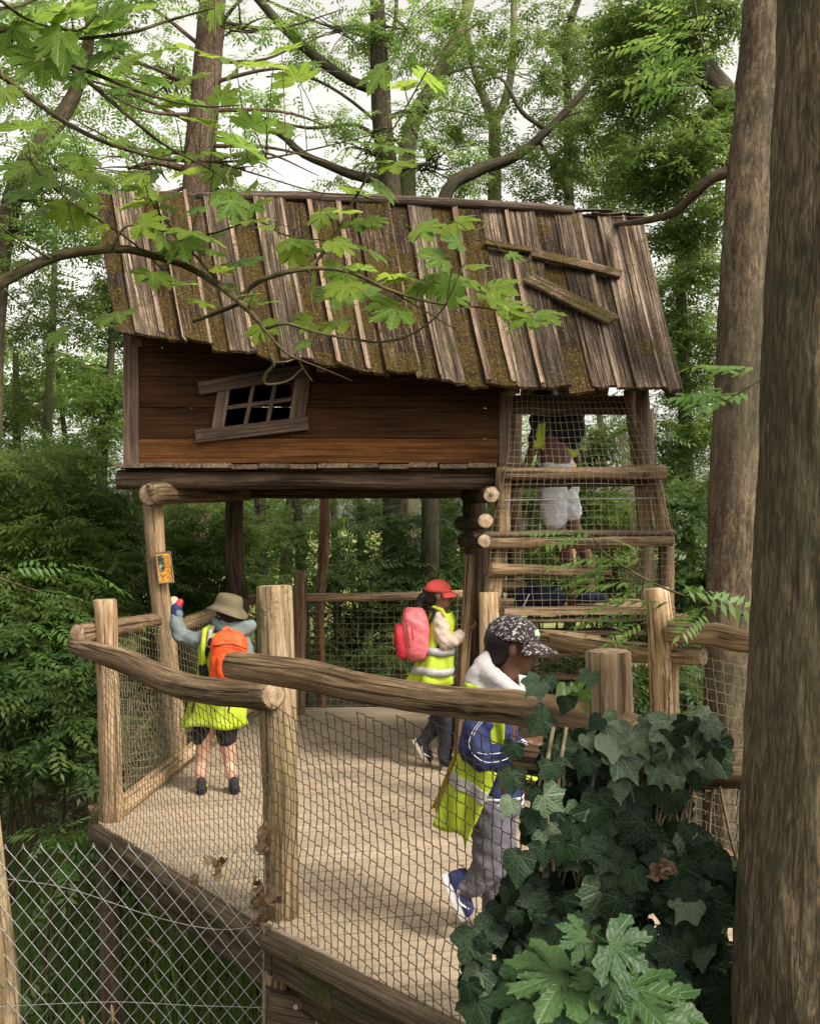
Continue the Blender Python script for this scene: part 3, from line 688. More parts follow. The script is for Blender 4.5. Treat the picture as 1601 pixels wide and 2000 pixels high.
# stilts
log('stilt', [P(296, 946, 7.02), P(309, 1130, 7.02), P(324, 1250, 7.05), P(340, 1400, 7.08), P(348, 1500, 7.1), P(352, 1870, 7.1)], [.066, .068, .07, .066, .064, .064], 'post', hut, 26, 16, .12, 5)
log('stilt', [P(458, 965, 8.85), P(458, 1100, 8.85), P(466, 1180, 8.85), P(472, 1540, 8.85)], [.078, .08, .085, .085], 'darklog', hut, 14, 12, .12, 2)
log('stilt', [P(925, 980, 7.9), P(930, 1130, 7.9), P(930, 1700, 7.9)], [.085, .085, .08], 'darklog', hut, 14, 12, .12, 2)
# tower of logs at the right end
def tl(name, a, b, Da, Db, ra, rb, mat='rail', **k): return log(name, [P(*a, Da), P((a[0]+b[0])/2, (a[1]+b[1])/2+random.uniform(-2, 2), (Da+Db)/2), P(*b, Db)], [ra, (ra+rb)/2, rb], mat, hut, 16, 14, .12, 3, **k)
TD = 6.86
tl('tower_post', (984, 914), (979, 1075), TD, TD, .052, .055)
tl('tower_post', (974, 1062), (955, 1210), TD, TD-.1, .055, .06)
tl('tower_post', (957, 1120), (958, 1560), TD+.1, TD+.1, .05, .06)
tl('tower_post', (1254, 762), (1258, 930), TD, TD, .046, .05, 'trim')
tl('tower_post', (1232, 762), (1262, 1035), TD+.15, TD+.1, .055, .05)
tl('tower_post', (1278, 940), (1301, 1060), TD, TD, .045, .045)
tl('tower_post', (1300, 1050), (1302, 1560), TD+.05, TD, .055, .06)
tl('tower_post', (1113, 800), (1114, 1190), 8.1, 8.1, .045, .045, 'post')
tl('tower_post', (1004, 800), (1004, 1400), 8.5, 8.5, .06, .06, 'darklog')
tl('tower_post', (1262, 800), (1262, 1400), 8.5, 8.5, .06, .06, 'darklog')
tl('tower_beam', (986, 926), (1298, 923), TD-.08, TD-.08, .042, .045)
tl('tower_beam', (1000, 944), (1290, 940), TD+.02, TD+.02, .03, .03, 'darklog')
tl('tower_beam', (940, 1058), (1312, 1054), TD-.09, TD-.09, .048, .045)
plank('tower_plank', P(925, 1040, TD-.08), P(1318, 1036, TD-.08), Vector((0, .12, .02)), .02, 'trim', hut, 5, .004)
tl('tower_beam', (958, 1113), (1190, 1120), TD-.12, TD+.1, .045, .03)
tl('tower_beam', (975, 1145), (1060, 1150), TD+.5, TD+.5, .04, .04, 'rail')
plank('tower_plank', P(985, 1197, TD-.03), P(1318, 1193, TD-.03), Vector((0, 0, .045)), .14, 'post', hut, 6, .004)
plank('tower_plank', P(985, 1214, TD+.0), P(1345, 1206, TD-.0), Vector((0, 0, .035)), .1, 'rail', hut, 6, .004)
for k in range(7): plank('tower_floor_board', (wx(975), TD+.12+k*.165, 1.085), (wx(1310), TD+.12+k*.165, 1.085), Vector((0, .158, 0)), .03, 'post', hut, 3, .002)
tl('log_end', (959, 966), (912, 968), 6.66, 8.5, .056, .06, 'darklog'); tl('log_end', (948, 1017), (900, 1022), 6.68, 8.5, .052, .06, 'darklog'); tl('log_end', (946, 1057), (905, 1055), 6.64, 8.4, .046, .055, 'darklog')
b_ = log('bolt', [P(960, 965, 6.66), P(960, 965, 6.635)], [.016, .014], 'joist', hut, 2, 8, 0, 0); b_.data.materials[0] = M['iron']; b_.data.materials[1] = M['iron']
b_ = log('bolt', [P(1263, 926, 6.74), P(1263, 926, 6.72)], [.02, .02], 'joist', hut, 2, 8, 0, 0); b_.data.materials[0] = M['netd']; b_.data.materials[1] = M['netd']  # dark disc drawn in place of the open bolt hole
for k in range(5): plank('stair_tread', (wx(1010), 7.0+k*.2, .95-k*.18), (wx(1250), 7.0+k*.2, .95-k*.18), Vector((0, .2, 0)), .03, 'rail', hut, 2, .002)
Vn, fn = segs([P(985, 977, TD-.09)], [P(1285, 973, TD-.09)], .004, 5); mesh('tension_wire', Vn, fn, M['wire'], hut)
# net stretched over the tower front and side: one bulging sheet
def netgrid(name, fn_, nu, nv, r, mat, par):
    g = np.array([[fn_(i/nu, j/nv) for j in range(nv+1)] for i in range(nu+1)], dtype=float)
    A = np.concatenate([g[:, :-1].reshape(-1, 3), g[:-1].reshape(-1, 3)]); B = np.concatenate([g[:, 1:].reshape(-1, 3), g[1:].reshape(-1, 3)])
    V, f = segs(A, B, r, 3); return mesh(name, V, f, M[mat], par, False)
def tw(u, v):
    xl = np.interp(v, [0, .3, .6, 1], [1000, 990, 960, 950]); xr = np.interp(v, [0, .3, .4, .62, .63, 1], [1225, 1285, 1296, 1316, 1306, 1306])
    y = 772+(1212-772)*v; s = .12*v
    x = xl+(xr-xl)*u+ (22*(v-.62)/.38*(1-u)*4*u if v > .62 else 0)
    d = 6.80-.02*math.sin(v*9)-.05*math.sin(v*math.pi)+.02*noise.noise(Vector((u*5, v*5, 1)))
    if .30 < v < .40 or .59 < v < .68 or v > .94: d = min(d, 6.70)
    p = P(x+3*noise.noise(Vector((u*9, v*9, 4))), y+4*noise.noise(Vector((u*4, v*14, 7))), d); return tuple(p)
netgrid('netting', tw, 23, 33, .0015, 'netl', hut)
def ts(u, v):
    xr = np.interp(v, [0, .3, .4, .62, 1], [1270, 1285, 1296, 1316, 1306]); y = 820+(1200-820)*v
    p = P(xr+10*math.sin(v*6)*u, y, 6.72); return (p.x+.02*u, p.y+u*1.3, p.z+.02*noise.noise(Vector((u*5, v*8, 3))))
netgrid('netting', ts, 22, 27, .0014, 'netl', hut)

# sign on the stilt
sg = thing('trail_sign', 'small orange framed sign with a dark picture nailed to the leaning hut leg', 'sign', P(320, 1108, 6.9))
N = NT('orange_sign_face'); N.bsdf(N.ramp(N.noise(wcoord(N), 60, 4), [(.3, (.42, .17, .02)), (.7, (.62, .30, .045))]), .5, .4); M['orange'] = N.done()
N = NT('sign_picture'); N.bsdf(N.ramp(N.noise(wcoord(N), 55, 3, .5, .5), [(.42, (.012, .03, .028)), (.55, (.03, .06, .05)), (.66, (.35, .33, .25))]), .4, .4); M['pic'] = N.done()
N = NT('sign_ink'); N.bsdf((.03, .015, .01), .6, .3); M['ink'] = N.done()
def card(name, pts, D, th, mat, par):
    q = [P(x, y, D) for x, y in pts]; V = q+[p+Vector((0, th, 0)) for p in q]
    Fc = [(3, 2, 1, 0), (4, 5, 6, 7)]+[(i, (i+1) % 4, (i+1) % 4+4, i+4) for i in range(4)]
    return mesh(name, V, Fc, M[mat] if isinstance(mat, str) else mat, par, False, [(p.x, p.y, p.z) for p in V])
card('board', [(305, 1080), (332, 1078), (338, 1136), (312, 1140)], 6.92, .02, 'orange', sg)
for a, b in (((304, 1080), (333, 1078)), ((304, 1079), (311, 1141)), ((332, 1077), (339, 1137)), ((311, 1140), (339, 1136))): trimboard('frame_strip', a, b, 3.0, 6.915, .012, 'batten', sg)
card('picture', [(308, 1085), (318, 1084), (322, 1114), (313, 1117)], 6.913, .004, 'pic', sg)
card('text_panel', [(321, 1084), (332, 1083), (334, 1106), (323, 1107)], 6.913, .004, 'orange', sg)
for k in range(5): card('print_line', [(322.6+k*.35, 1087+k*4), (331+k*.35, 1086.4+k*4), (331.1+k*.35, 1087.4+k*4), (322.7+k*.35, 1088+k*4)], 6.911, .001, 'ink', sg)
for k, (x, y) in enumerate(((314.5, 1121), (317.5, 1124), (321, 1121), (328, 1112), (331, 1117), (328, 1124), (332, 1128), (318, 1130))): card('print_mark', [(x, y), (x+1.5, y-.2), (x+2.0, y+4), (x+.6, y+4.2)], 6.911, .001, 'ink', sg)

# ============================================================ WIRE FENCE in front, left
cf = thing('chain_link_fence', 'galvanised chain-link fence with diamond mesh in the lower left corner', 'fence', (-1.2, 4.22, GZ))
DF = 4.2; cwd = 35/F*DF; chh = 42/F*DF; z0 = CZ-(1657-HY)/F*DF; xL = (-45-CX)/F*DF; ncol = 17; nrow = 24
A = []; B = []
for i in range(ncol):
    for j in range(nrow):
        x = xL+i*cwd
        def pt(a, b): 
            xx, zz = x+a*cwd, z0-(j+b)*chh
            if xx > (518-CX)/F*DF: xx = (518-CX)/F*DF
            return (xx+.004*math.sin(zz*9), DF+.02*math.sin(xx*3+zz*2), zz+.008*math.sin(xx*4)-.012*max(0, xx+1.0))
        for (p, q) in (((.5, 0), (0, .5)), ((.5, 0), (1, .5)), ((0, .5), (.5, 1)), ((1, .5), (.5, 1))):
            A.append(pt(*p)); B.append(pt(*q))
    t = Vector(A[-4*nrow]); A.append(t+Vector((-.006, 0, -.002))); B.append(t+Vector((.002, 0, .014))); A.append(t+Vector((.006, 0, -.002))); B.append(t+Vector((-.002, 0, .014)))
V, f = segs(A, B, .0017, 5); mesh('wire_mesh', V, f, M['wire'], cf)
for pts in ([(-40, 1712), (60, 1722), (150, 1740), (300, 1790), (420, 1815), (510, 1808)], [(-40, 1968), (120, 1960), (240, 1957), (380, 1964), (515, 1968)], [(-40, 1662), (200, 1664), (515, 1672)]):
    tube('tension_wire', [P(x, y, DF-.012) for x, y in pts[:]], [.0014, .0014], M['wire'], cf, 24, 5, 0) if pts[0][1] != 1662 else None
log('post', [P(-26, 1585, 4.26), P(18, 2030, 4.26), P(30, 2420, 4.26)], [.05, .055, .055], 'postg', cf, 8, 14)

# ============================================================ TREES
t8 = tree('smooth grey-brown trunk with knots and one dark curved limb right of the hut', [P(1418, 1420, 6.3)+Vector((0, 0, -1.4)), P(1424, 1300, 6.3), P(1441, 900, 6.3), P(1451, 600, 6.3), P(1462, 350, 6.3), P(1476, 200, 6.3), P(1494, -80, 6.3)],
     [.16, .150, .158, .152, .140, .128, .118], 'bark_smooth', [], 'lm', 'tree', sides=60, seg=150, knots=12, rough=.10, ridge=.004,
     extra=[([P(1420, 335, 6.3), P(1385, 350, 6.35), P(1350, 385, 6.5), P(1315, 415, 6.8), P(1255, 432, 7.2), P(1180, 440, 8.2)], [.045, .036, .03, .028, .024, .015])])
t9 = tree('thick furrowed olive-brown trunk filling the right edge close to the viewer', [P(1590, 2000, 2.45)+Vector((0, 0, -1.0)), P(1592, 1900, 2.45), P(1612, 1400, 2.45), P(1634, 800, 2.45), P(1652, 300, 2.45), P(1664, -100, 2.45)],
     [.20, .188, .180, .176, .172, .166], 'bark_near', [], 'lm', 'tree', sides=130, seg=190, knots=0, rough=.05, ridge=.006)
def cl(*a): return clump(*a)
# conifer with dead limbs behind the hut
dead = []
random.seed(9)
for (y, ang_, L, sgn) in ((40, .1, 1.5, 1), (80, .3, .9, 1), (120, .15, 1.3, 1), (165, -.1, 1.5, 1), (175, .1, 1.4, -1), (215, -.2, 1.9, 1), (225, .25, 1.2, -1), (250, .15, 1.6, -1), (285, -.35, 1.7, 1), (300, .3, 1.7, -1), (320, -.1, 1.3, 1), (350, -.2, 1.2, 1), (360, .1, 1.0, -1), (100, .2, 1.3, -1), (20, .4, 1.1, -1)):
    a = P(np.interp(y, [0, 250, 400], [412, 396, 385]), y, 11.4); e = a+Vector((sgn*L, random.uniform(-.8, .8), math.sin(ang_)*L+random.uniform(-.2, .2)))
    m = (a+e)*.5+Vector((0, 0, random.choice([-.15, .2, .1]))); dead.append(([a, m, e], [.028, .017, .004]))
tree('tall flaky-barked conifer with bare dead side limbs rising behind the left part of the roof', [P(380, 1300, 11.4), P(382, 700, 11.4), P(386, 400, 11.4), P(396, 250, 11.4), P(405, 120, 11.4), P(420, -80, 11.4)],
     [.19, .185, .175, .16, .155, .14], 'bark_pine', [cl(300, 160, 11.4, 90, 60, .6, 60), cl(480, 60, 11.4, 90, 50, .6, 70), cl(480, 330, 11.4, 90, 40, .6, 60), cl(250, 330, 11.4, 90, 50, .5, 80)], 'lf', 'conifer', extra=dead, sides=20, seg=36, rough=.12, twigs=9)
random.seed(12)
tree('bent grey trunk curving up at the far left behind the leaves', [P(-30, 1200, 11), P(-10, 600, 11), P(30, 370, 11), P(62, 300, 11), P(112, 240, 11), P(150, 175, 11), P(172, 90, 11), P(190, -60, 11)],
     [.14, .12, .10, .095, .09, .075, .06, .05], 'bark_smooth', [cl(40, 120, 11, 130, 90, 1, 420), cl(120, 330, 11, 140, 70, 1, 420), cl(250, 40, 11, 110, 60, 1, 220), cl(40, 480, 11, 130, 90, 1, 420), cl(200, 450, 11, 80, 60, .8, 200)], 'lf', twigs=16)
tree('dark tree with a long arching limb behind the middle of the ridge', [P(770, 1250, 12), P(770, 600, 12), P(765, 400, 12), P(748, 260, 12), P(742, 160, 12), P(738, 60, 12), P(735, -80, 12)],
     [.15, .15, .14, .115, .11, .09, .07], 'bark_dark', [cl(650, 60, 12, 110, 60, 1, 260), cl(800, 60, 12, 110, 70, 1, 250), cl(700, 290, 12, 90, 50, 1, 150), cl(830, 220, 12, 80, 60, 1, 170), cl(860, 330, 12, 80, 50, 1, 150)], 'lf', twigs=16,
     extra=[([P(745, 175, 12), P(700, 165, 12), P(640, 130, 12), P(560, 60, 12), P(480, -30, 12)], [.07, .06, .06, .055, .05]), ([P(765, 350, 12), P(700, 345, 12), P(640, 322, 12), P(590, 300, 12), P(548, 262, 12), P(500, 250, 12)], [.07, .06, .05, .045, .04, .015]),
            ([P(760, 300, 12), P(700, 245, 12), P(600, 250, 12), P(500, 225, 12)], [.03, .025, .02, .01]), ([P(745, 90, 12), P(770, 50, 12), P(775, -20, 12)], [.03, .025, .02]), ([P(800, 300, 12), P(690, 200, 12), P(600, 150, 12), P(520, 150, 12)], [.02, .02, .018, .01]), ([P(740, 60, 12), P(640, 50, 12), P(520, 0, 12)], [.02, .018, .015])])
tree('leaning mossy tree whose limb reaches up right of the ridge centre', [P(800, 1250, 12.6), P(795, 500, 12.6), P(795, 380, 12.6), P(802, 250, 12.6), P(855, 150, 12.6), P(905, 40, 12.6), P(930, -60, 12.6)],
     [.13, .12, .11, .1, .085, .07, .06], 'bark_pale', [cl(920, 60, 12.6, 100, 60, 1, 250), cl(1020, 150, 12.6, 90, 70, 1, 230), cl(940, 230, 12.6, 60, 50, 1, 150)], 'lm', twigs=6)
tree('pale forked tree shaped like a Y behind the right half of the ridge', [P(968, 1250, 13.5), P(966, 500, 13.5), P(965, 390, 13.5), P(965, 235, 13.5)], [.11, .10, .095, .075], 'bark_pale',
     [cl(960, 330, 13.5, 100, 50, 1, 180), cl(1050, 60, 13.5, 90, 50, 1, 220), cl(890, 120, 13.5, 60, 60, 1, 150)], 'lm', twigs=4,
     extra=[([P(965, 240, 13.5), P(945, 190, 13.5), P(925, 130, 13.5), P(912, 60, 13.5), P(905, -40, 13.5)], [.07, .06, .05, .045, .04]), ([P(965, 240, 13.5), P(985, 200, 13.5), P(1000, 120, 13.5), P(1004, -40, 13.5)], [.06, .06, .05, .04])])
tree('slim straight dark tree behind the right end of the ridge', [P(1112, 1250, 13), P(1112, 500, 13), P(1110, 380, 13), P(1108, 200, 13), P(1107, 70, 13), P(1140, -30, 13)], [.08, .07, .062, .05, .05, .04], 'bark_dark',
     [cl(1150, 130, 13, 100, 80, 1, 520), cl(1120, 270, 13, 90, 60, 1, 330), cl(1170, 350, 13, 100, 50, 1, 420)], 'lm', twigs=5)
tree('dark tree with a long limb sweeping up to the right above the ridge', [P(840, 1250, 10.5), P(845, 600, 10.5), P(868, 388, 10.5), P(930, 335, 10.5), P(1000, 308, 10.5), P(1060, 262, 10.5), P(1150, 165, 10.5), P(1200, 70, 10.5), P(1215, -40, 10.5)],
     [.10, .09, .07, .065, .055, .045, .032, .026, .02], 'bark_dark', [cl(1210, 230, 10.5, 90, 60, .8, 380), cl(1080, 340, 10.5, 80, 40, .8, 200)], 'lm', seg=30,
     extra=[([P(1075, 258, 10.5), P(1020, 220, 10.5), P(985, 160, 10.5), P(960, 150, 10.5)], [.03, .025, .018, .008]), ([P(1050, 270, 10.5), P(1090, 340, 10.5), P(1110, 390, 10.5)], [.02, .02, .018])])
tree('thick dark leaning trunk with bright hanging leaves at the upper right', [P(1470, 1250, 9.2), P(1475, 600, 9.2), P(1455, 290, 9.2), P(1420, 200, 9.2), P(1375, 140, 9.2), P(1330, 70, 9.2), P(1295, -50, 9.2)],
     [.16, .15, .13, .12, .115, .105, .1], 'bark_dark', [cl(1230, 60, 9.2, 90, 60, .8, 520), cl(1370, 60, 9.2, 80, 60, .8, 420), cl(1380, 260, 9.2, 60, 70, .8, 420), cl(1290, 330, 9.2, 100, 60, .9, 700), cl(1270, 180, 9.2, 70, 60, .8, 420), cl(1340, 430, 9.2, 70, 50, .8, 420)], 'lm', twigs=6)
tree('leafy bright tree filling the gap between the roof and the knotted trunk', [P(1345, 1500, 11.5), P(1340, 900, 11.5), P(1330, 600, 11.5), P(1320, 350, 11.5)], [.09, .08, .06, .03], 'bark_dark',
     [cl(1340, 560, 11.5, 90, 70, 1, 700), cl(1350, 690, 11.5, 80, 70, 1, 620), cl(1330, 820, 11.5, 90, 70, 1, 620), cl(1180, 470, 11.5, 70, 40, 1, 60), cl(1350, 940, 11.5, 90, 70, 1, 600)], 'lm', twigs=5)
tree('slim tree with spaced leafy sprays left of the hut', [P(92, 1300, 13), P(92, 900, 13), P(96, 750, 13), P(104, 620, 13), P(108, 450, 13)], [.07, .065, .055, .045, .03], 'bark_pale',
     [cl(30, 640, 13, 90, 60, 1, 420), cl(150, 600, 13, 90, 40, 1, 260), cl(20, 780, 13, 70, 60, 1, 420), cl(140, 880, 13, 100, 40, 1, 300)], 'lm', twigs=16)
tree('slim shaded tree just left of the hut corner post', [P(198, 1300, 12), P(200, 900, 12), P(214, 750, 12), P(222, 600, 12)], [.07, .065, .05, .03], 'bark_dark',
     [cl(210, 620, 12, 60, 60, .8, 330), cl(225, 800, 12, 50, 80, .8, 420), cl(150, 720, 12, 60, 30, .8, 80), cl(215, 520, 12, 50, 60, .8, 200)], 'lm', twigs=16)
tree('thin reddish trunk standing just behind the far fence under the hut', [P(628, 1330, 9.9)+Vector((0, 0, -.5)), P(624, 1200, 9.9), P(632, 1080, 9.9), P(634, 930, 9.9), P(630, 700, 9.9)], [.05, .045, .05, .042, .04], 'redtrunk', [], 'lm', limbs=False)
# shrubs and understorey: each its own
random.seed(31)
def shrub(label, x, y, zt, clumps, mat='ld', stems=4, group=None):
    b = Vector((x, y, ground_z(x, y))); t = thing('shrub', label, 'shrub', b, group)
    st = []
    for (c, r, n) in clumps:
        for k in range(2):
            e = c+Vector((random.uniform(-.5, .5)*r[0], random.uniform(-.5, .5)*r[1], random.uniform(0, .7)*r[2]))
            s = b+Vector((random.uniform(-.12, .12), random.uniform(-.12, .12), 0)); st.append(([s, s.lerp(e, .5)+Vector((random.uniform(-.15, .15), 0, .15)), e], [.016, .011, .003], 7, 5))
    tubes('stem', st, M['twig'], t)
    leavesmesh('foliage', [spraydata(ell(c, r, n), .25, 13, .068, .026, RNG, -.2, .3) for c, r, n in clumps], M[mat], t)
    return t
shrub('dense dark green shrub at the left edge level with the fence posts', -3.2, 8.6, 2, [cl(20, 960, 8.4, 150, 90, .7, 620), cl(110, 1080, 8.2, 140, 80, .7, 620), cl(10, 1130, 8.0, 130, 80, .7, 420)], 'lm')
shrub('tall leafy shrub behind the corner post with fern-like leaves', -2.5, 8.2, 2, [cl(180, 960, 9, 90, 80, .6, 420), cl(220, 1080, 9, 80, 90, .6, 520), cl(130, 1200, 7.8, 120, 80, .6, 420)], 'lm')
shrub('low dark shrub below the corner of the deck', -2.4, 7.2, 1, [cl(80, 1330, 7.3, 130, 90, .6, 600), cl(150, 1430, 7.0, 90, 70, .5, 360)], 'ld')
shrub('drooping dark shrub near the lower left of the forest floor', -3.0, 7.4, 1, [cl(-10, 1260, 7.4, 110, 80, .6, 460), cl(20, 1450, 7.2, 100, 60, .5, 330)], 'ld')
shrub('leafy shrub right of the leaning hut leg', -1.9, 10.8, 2, [cl(400, 1020, 10.4, 100, 70, .6, 520), cl(390, 1110, 10.2, 90, 60, .6, 460), cl(380, 1200, 10.0, 90, 70, .6, 420)], 'lm')
shrub('shrub with pale fern-like leaves between the rear stilt and the far post', -1.3, 11, 2, [cl(540, 1060, 12, 90, 60, .7, 200), cl(520, 1180, 11, 90, 60, .6, 330)], 'lm')
shrub('broad dark shrub behind the far fence in the middle', -.4, 11.4, 2, [cl(720, 1040, 11.6, 110, 80, .8, 330), cl(700, 1150, 11, 120, 70, .7, 520), cl(700, 1250, 10.6, 120, 70, .7, 520)], 'ld')
shrub('dark shrub behind the girl with the pink backpack', .5, 11.2, 2, [cl(870, 1040, 11.4, 90, 80, .8, 300), cl(860, 1150, 11, 100, 80, .7, 520), cl(860, 1280, 10.6, 100, 80, .7, 420)], 'ld')
shrub('shrub glimpsed through the tower netting', 1.5, 11, 2, [cl(1060, 980, 11, 90, 70, .8, 420), cl(1180, 880, 11, 100, 70, .8, 420), cl(1070, 1100, 10.6, 90, 60, .7, 420), cl(1200, 1010, 10.6, 90, 70, .7, 420)], 'lm')
shrub('leafy shrub between the tower and the knotted trunk', 2.3, 9.6, 2, [cl(1340, 1010, 9.4, 80, 80, .7, 520), cl(1345, 1120, 9, 80, 80, .7, 520), cl(1200, 1160, 9.6, 90, 60, .7, 420), cl(1345, 1220, 8.6, 90, 60, .6, 420)], 'ld')
shrub('low shrub behind the right fence below the rails', 1.9, 7.6, 1, [cl(1230, 1340, 7.6, 100, 60, .6, 420), cl(1350, 1400, 7.4, 100, 90, .6, 520), cl(1120, 1320, 7.8, 90, 60, .6, 330)], 'ld')
shrub('small pale-tipped seedling cluster beside the deck corner post', -2.2, 6.0, .2, [cl(135, 1640, 6.0, 55, 30, .25, 34)], 'lspray')
shrub('fern-like bush at the far left below eye level', -4.2, 9.8, 1, [cl(-40, 1040, 10, 120, 120, .7, 500), cl(60, 900, 10.5, 120, 60, .7, 420), cl(60, 1230, 9, 120, 70, .6, 420)], 'ld')
shrub('dark bush seen through the netting of the left fence', -2.2, 9.2, 1, [cl(280, 1180, 9.4, 60, 90, .5, 330), cl(300, 1330, 9.2, 80, 90, .5, 420), cl(400, 1320, 9.9, 80, 60, .5, 300)], 'ld')
# slender woodland trees in the background
random.seed(77)
g_ = 'slender trees in the woodland behind the hut'
SL = (('left one of the two dark trunks between the rear stilt and the far post', 515, 13, .09), ('right one of the two dark trunks between the rear stilt and the far post', 548, 15, .11),
 ('dark trunk just left of the thin reddish trunk under the hut', 600, 14, .09), ('faint far trunk behind the far post under the hut', 585, 19, .07), ('slim trunk just right of the thin reddish trunk', 665, 16, .07),
 ('thick dark trunk under the middle of the hut', 750, 13, .12), ('slim far trunk right of the thick one under the hut', 790, 18, .08), ('widest dark trunk above the red cap behind the tower logs', 870, 14, .16),
 ('far slim trunk between the reddish trunk and the thick one', 710, 19, .07), ('slim trunk just left of the log tower', 905, 17, .09), ('dark trunk seen through the left half of the tower netting', 1050, 15, .1), ('dark trunk seen through the right half of the tower netting', 1180, 16, .08),
 ('dark trunk rising from the shrubs at the far left edge', 40, 14, .1), ('slim far trunk between the far left trunk and the hut', 150, 16, .08), ('dark trunk behind the left corner of the hut', 262, 15, .09), ('dark trunk right of the tower beside its leaning post', 1345, 15, .1), ('slim trunk between the leaning hut leg and the rear stilt', 410, 15, .09))
for i, (lab_, px, D0, r) in enumerate(SL):
    x = (px-CX)/F*D0; b = Vector((x, D0, ground_z(x, D0)-.1)); top = 5.0+random.random()*2
    tree(lab_, [b, b+Vector((random.uniform(-.15, .15), 0, top*.5)), b+Vector((random.uniform(-.4, .4), 0, top))], [r*1.1, r*.8, r*.4], 'bark_dark',
         [(b+Vector((random.uniform(-.6, .6), random.uniform(-.5, .5), z)), (.9, .8, .45), 110) for z in (1.9+random.random(), 3.1+random.random()*.5)], 'lm', group=g_, twigs=3, seg=10, sides=8, knots=0)

# ============================================================ LARGE LEAVES
def outline_mesh(name, half, mat, nvar=5, curl=.12, fold=.05, rings=(.35, .7)):
    out = []
    pts = half+[(-x, y) for x, y in half[::-1][1:-1]]
    n = len(pts)
    for v in range(nvar):
        rs = random.Random(v*7+3); jx = [rs.uniform(-.03, .03) for _ in pts]; jy = [rs.uniform(-.03, .03) for _ in pts]
        V = [(0, .12, .0)]; cu = curl*rs.uniform(.4, 1.6); tw = rs.uniform(-.12, .12); dr = rs.uniform(.0, .22)
        c = (0, .12)
        def zz(x, y): return -cu*(x*x)*1.4-dr*max(0, y-.2)**2+fold*abs(math.sin(math.atan2(x, y+.001)*4))*math.hypot(x, y)+tw*x*y+.03*math.sin(x*9+v)*math.sin(y*8)
        V = [(c[0], c[1], zz(0, .12))]
        for r in list(rings)+[1.0]:
            for i, (x, y) in enumerate(pts):
                X = c[0]+(x+jx[i]*r-c[0])*r; Y = c[1]+(y+jy[i]*r-c[1])*r
                V.append((X, Y, zz(X, Y)))
        Fc = []
        for i in range(n): Fc.append((0, 1+(i+1) % n, 1+i))
        for k in range(len(rings)):
            for i in range(n): j = (i+1) % n; a = 1+k*n; b = a+n; Fc.append((a+i, a+j, b+j, b+i))
        # petiole
        k0 = len(V); pl = .45
        for t, y, z in ((0, 0.02, 0), (.5, -.25, .03), (1, -pl, .10)):
            for a in (0, 2.1, 4.2): V.append((.012*math.cos(a), y, z+.012*math.sin(a)))
        for s_ in range(2):
            for a in range(3): p = k0+s_*3; Fc.append((p+a, p+(a+1) % 3, p+3+(a+1) % 3, p+3+a))
        me_o = mesh(name, V, Fc, mat, None, True, [(x, y, 0) for x, y, z in V], [rs.uniform(0, .3)]*len(Fc))
        me = me_o.data; bpy.data.objects.remove(me_o); out.append(me)
    return out
MAPLE = [(0, 1.0), (.06, .88), (.16, .87), (.15, .77), (.23, .70), (.21, .62), (.20, .54), (.31, .60), (.35, .69), (.45, .67), (.51, .75), (.68, .78), (.63, .63), (.70, .55), (.61, .47), (.64, .38), (.52, .30), (.62, .27), (.71, .31), (.88, .20), (.79, .09), (.77, -.02), (.61, -.04), (.55, -.16), (.34, -.16), (.18, -.18), (.07, -.08), (0, .0)]
IVY = [(0, 1.0), (.09, .84), (.19, .69), (.28, .60), (.42, .61), (.60, .57), (.63, .52), (.59, .36), (.54, .20), (.59, .04), (.58, -.07), (.46, -.16), (.28, -.22), (.12, -.16), (0, .0)]
IVY2 = [(0, 1.0), (.10, .82), (.22, .66), (.34, .54), (.44, .42), (.50, .28), (.52, .12), (.46, -.06), (.34, -.18), (.18, -.2), (.07, -.12), (0, 0)]
def place(me, name, parent, pos, tip, nrm, size):
    tip = tip.normalized(); nrm = (nrm-tip*nrm.dot(tip)).normalized(); x = tip.cross(nrm)
    R = Matrix((x, tip, nrm)).transposed().to_4x4(); o = link(bpy.data.objects.new(name, me))
    setpar(o, parent); o.matrix_basis = Matrix.Translation(pos)@R@Matrix.Diagonal((size, size, size, 1)); return o
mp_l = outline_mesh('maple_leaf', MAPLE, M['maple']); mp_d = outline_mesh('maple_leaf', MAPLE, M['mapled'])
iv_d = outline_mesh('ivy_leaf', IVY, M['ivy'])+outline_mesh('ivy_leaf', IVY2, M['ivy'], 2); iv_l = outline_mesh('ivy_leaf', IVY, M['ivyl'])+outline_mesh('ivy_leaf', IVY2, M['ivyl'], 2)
iv_n = outline_mesh('ivy_leaf', IVY2, M['ivyn'], 2)

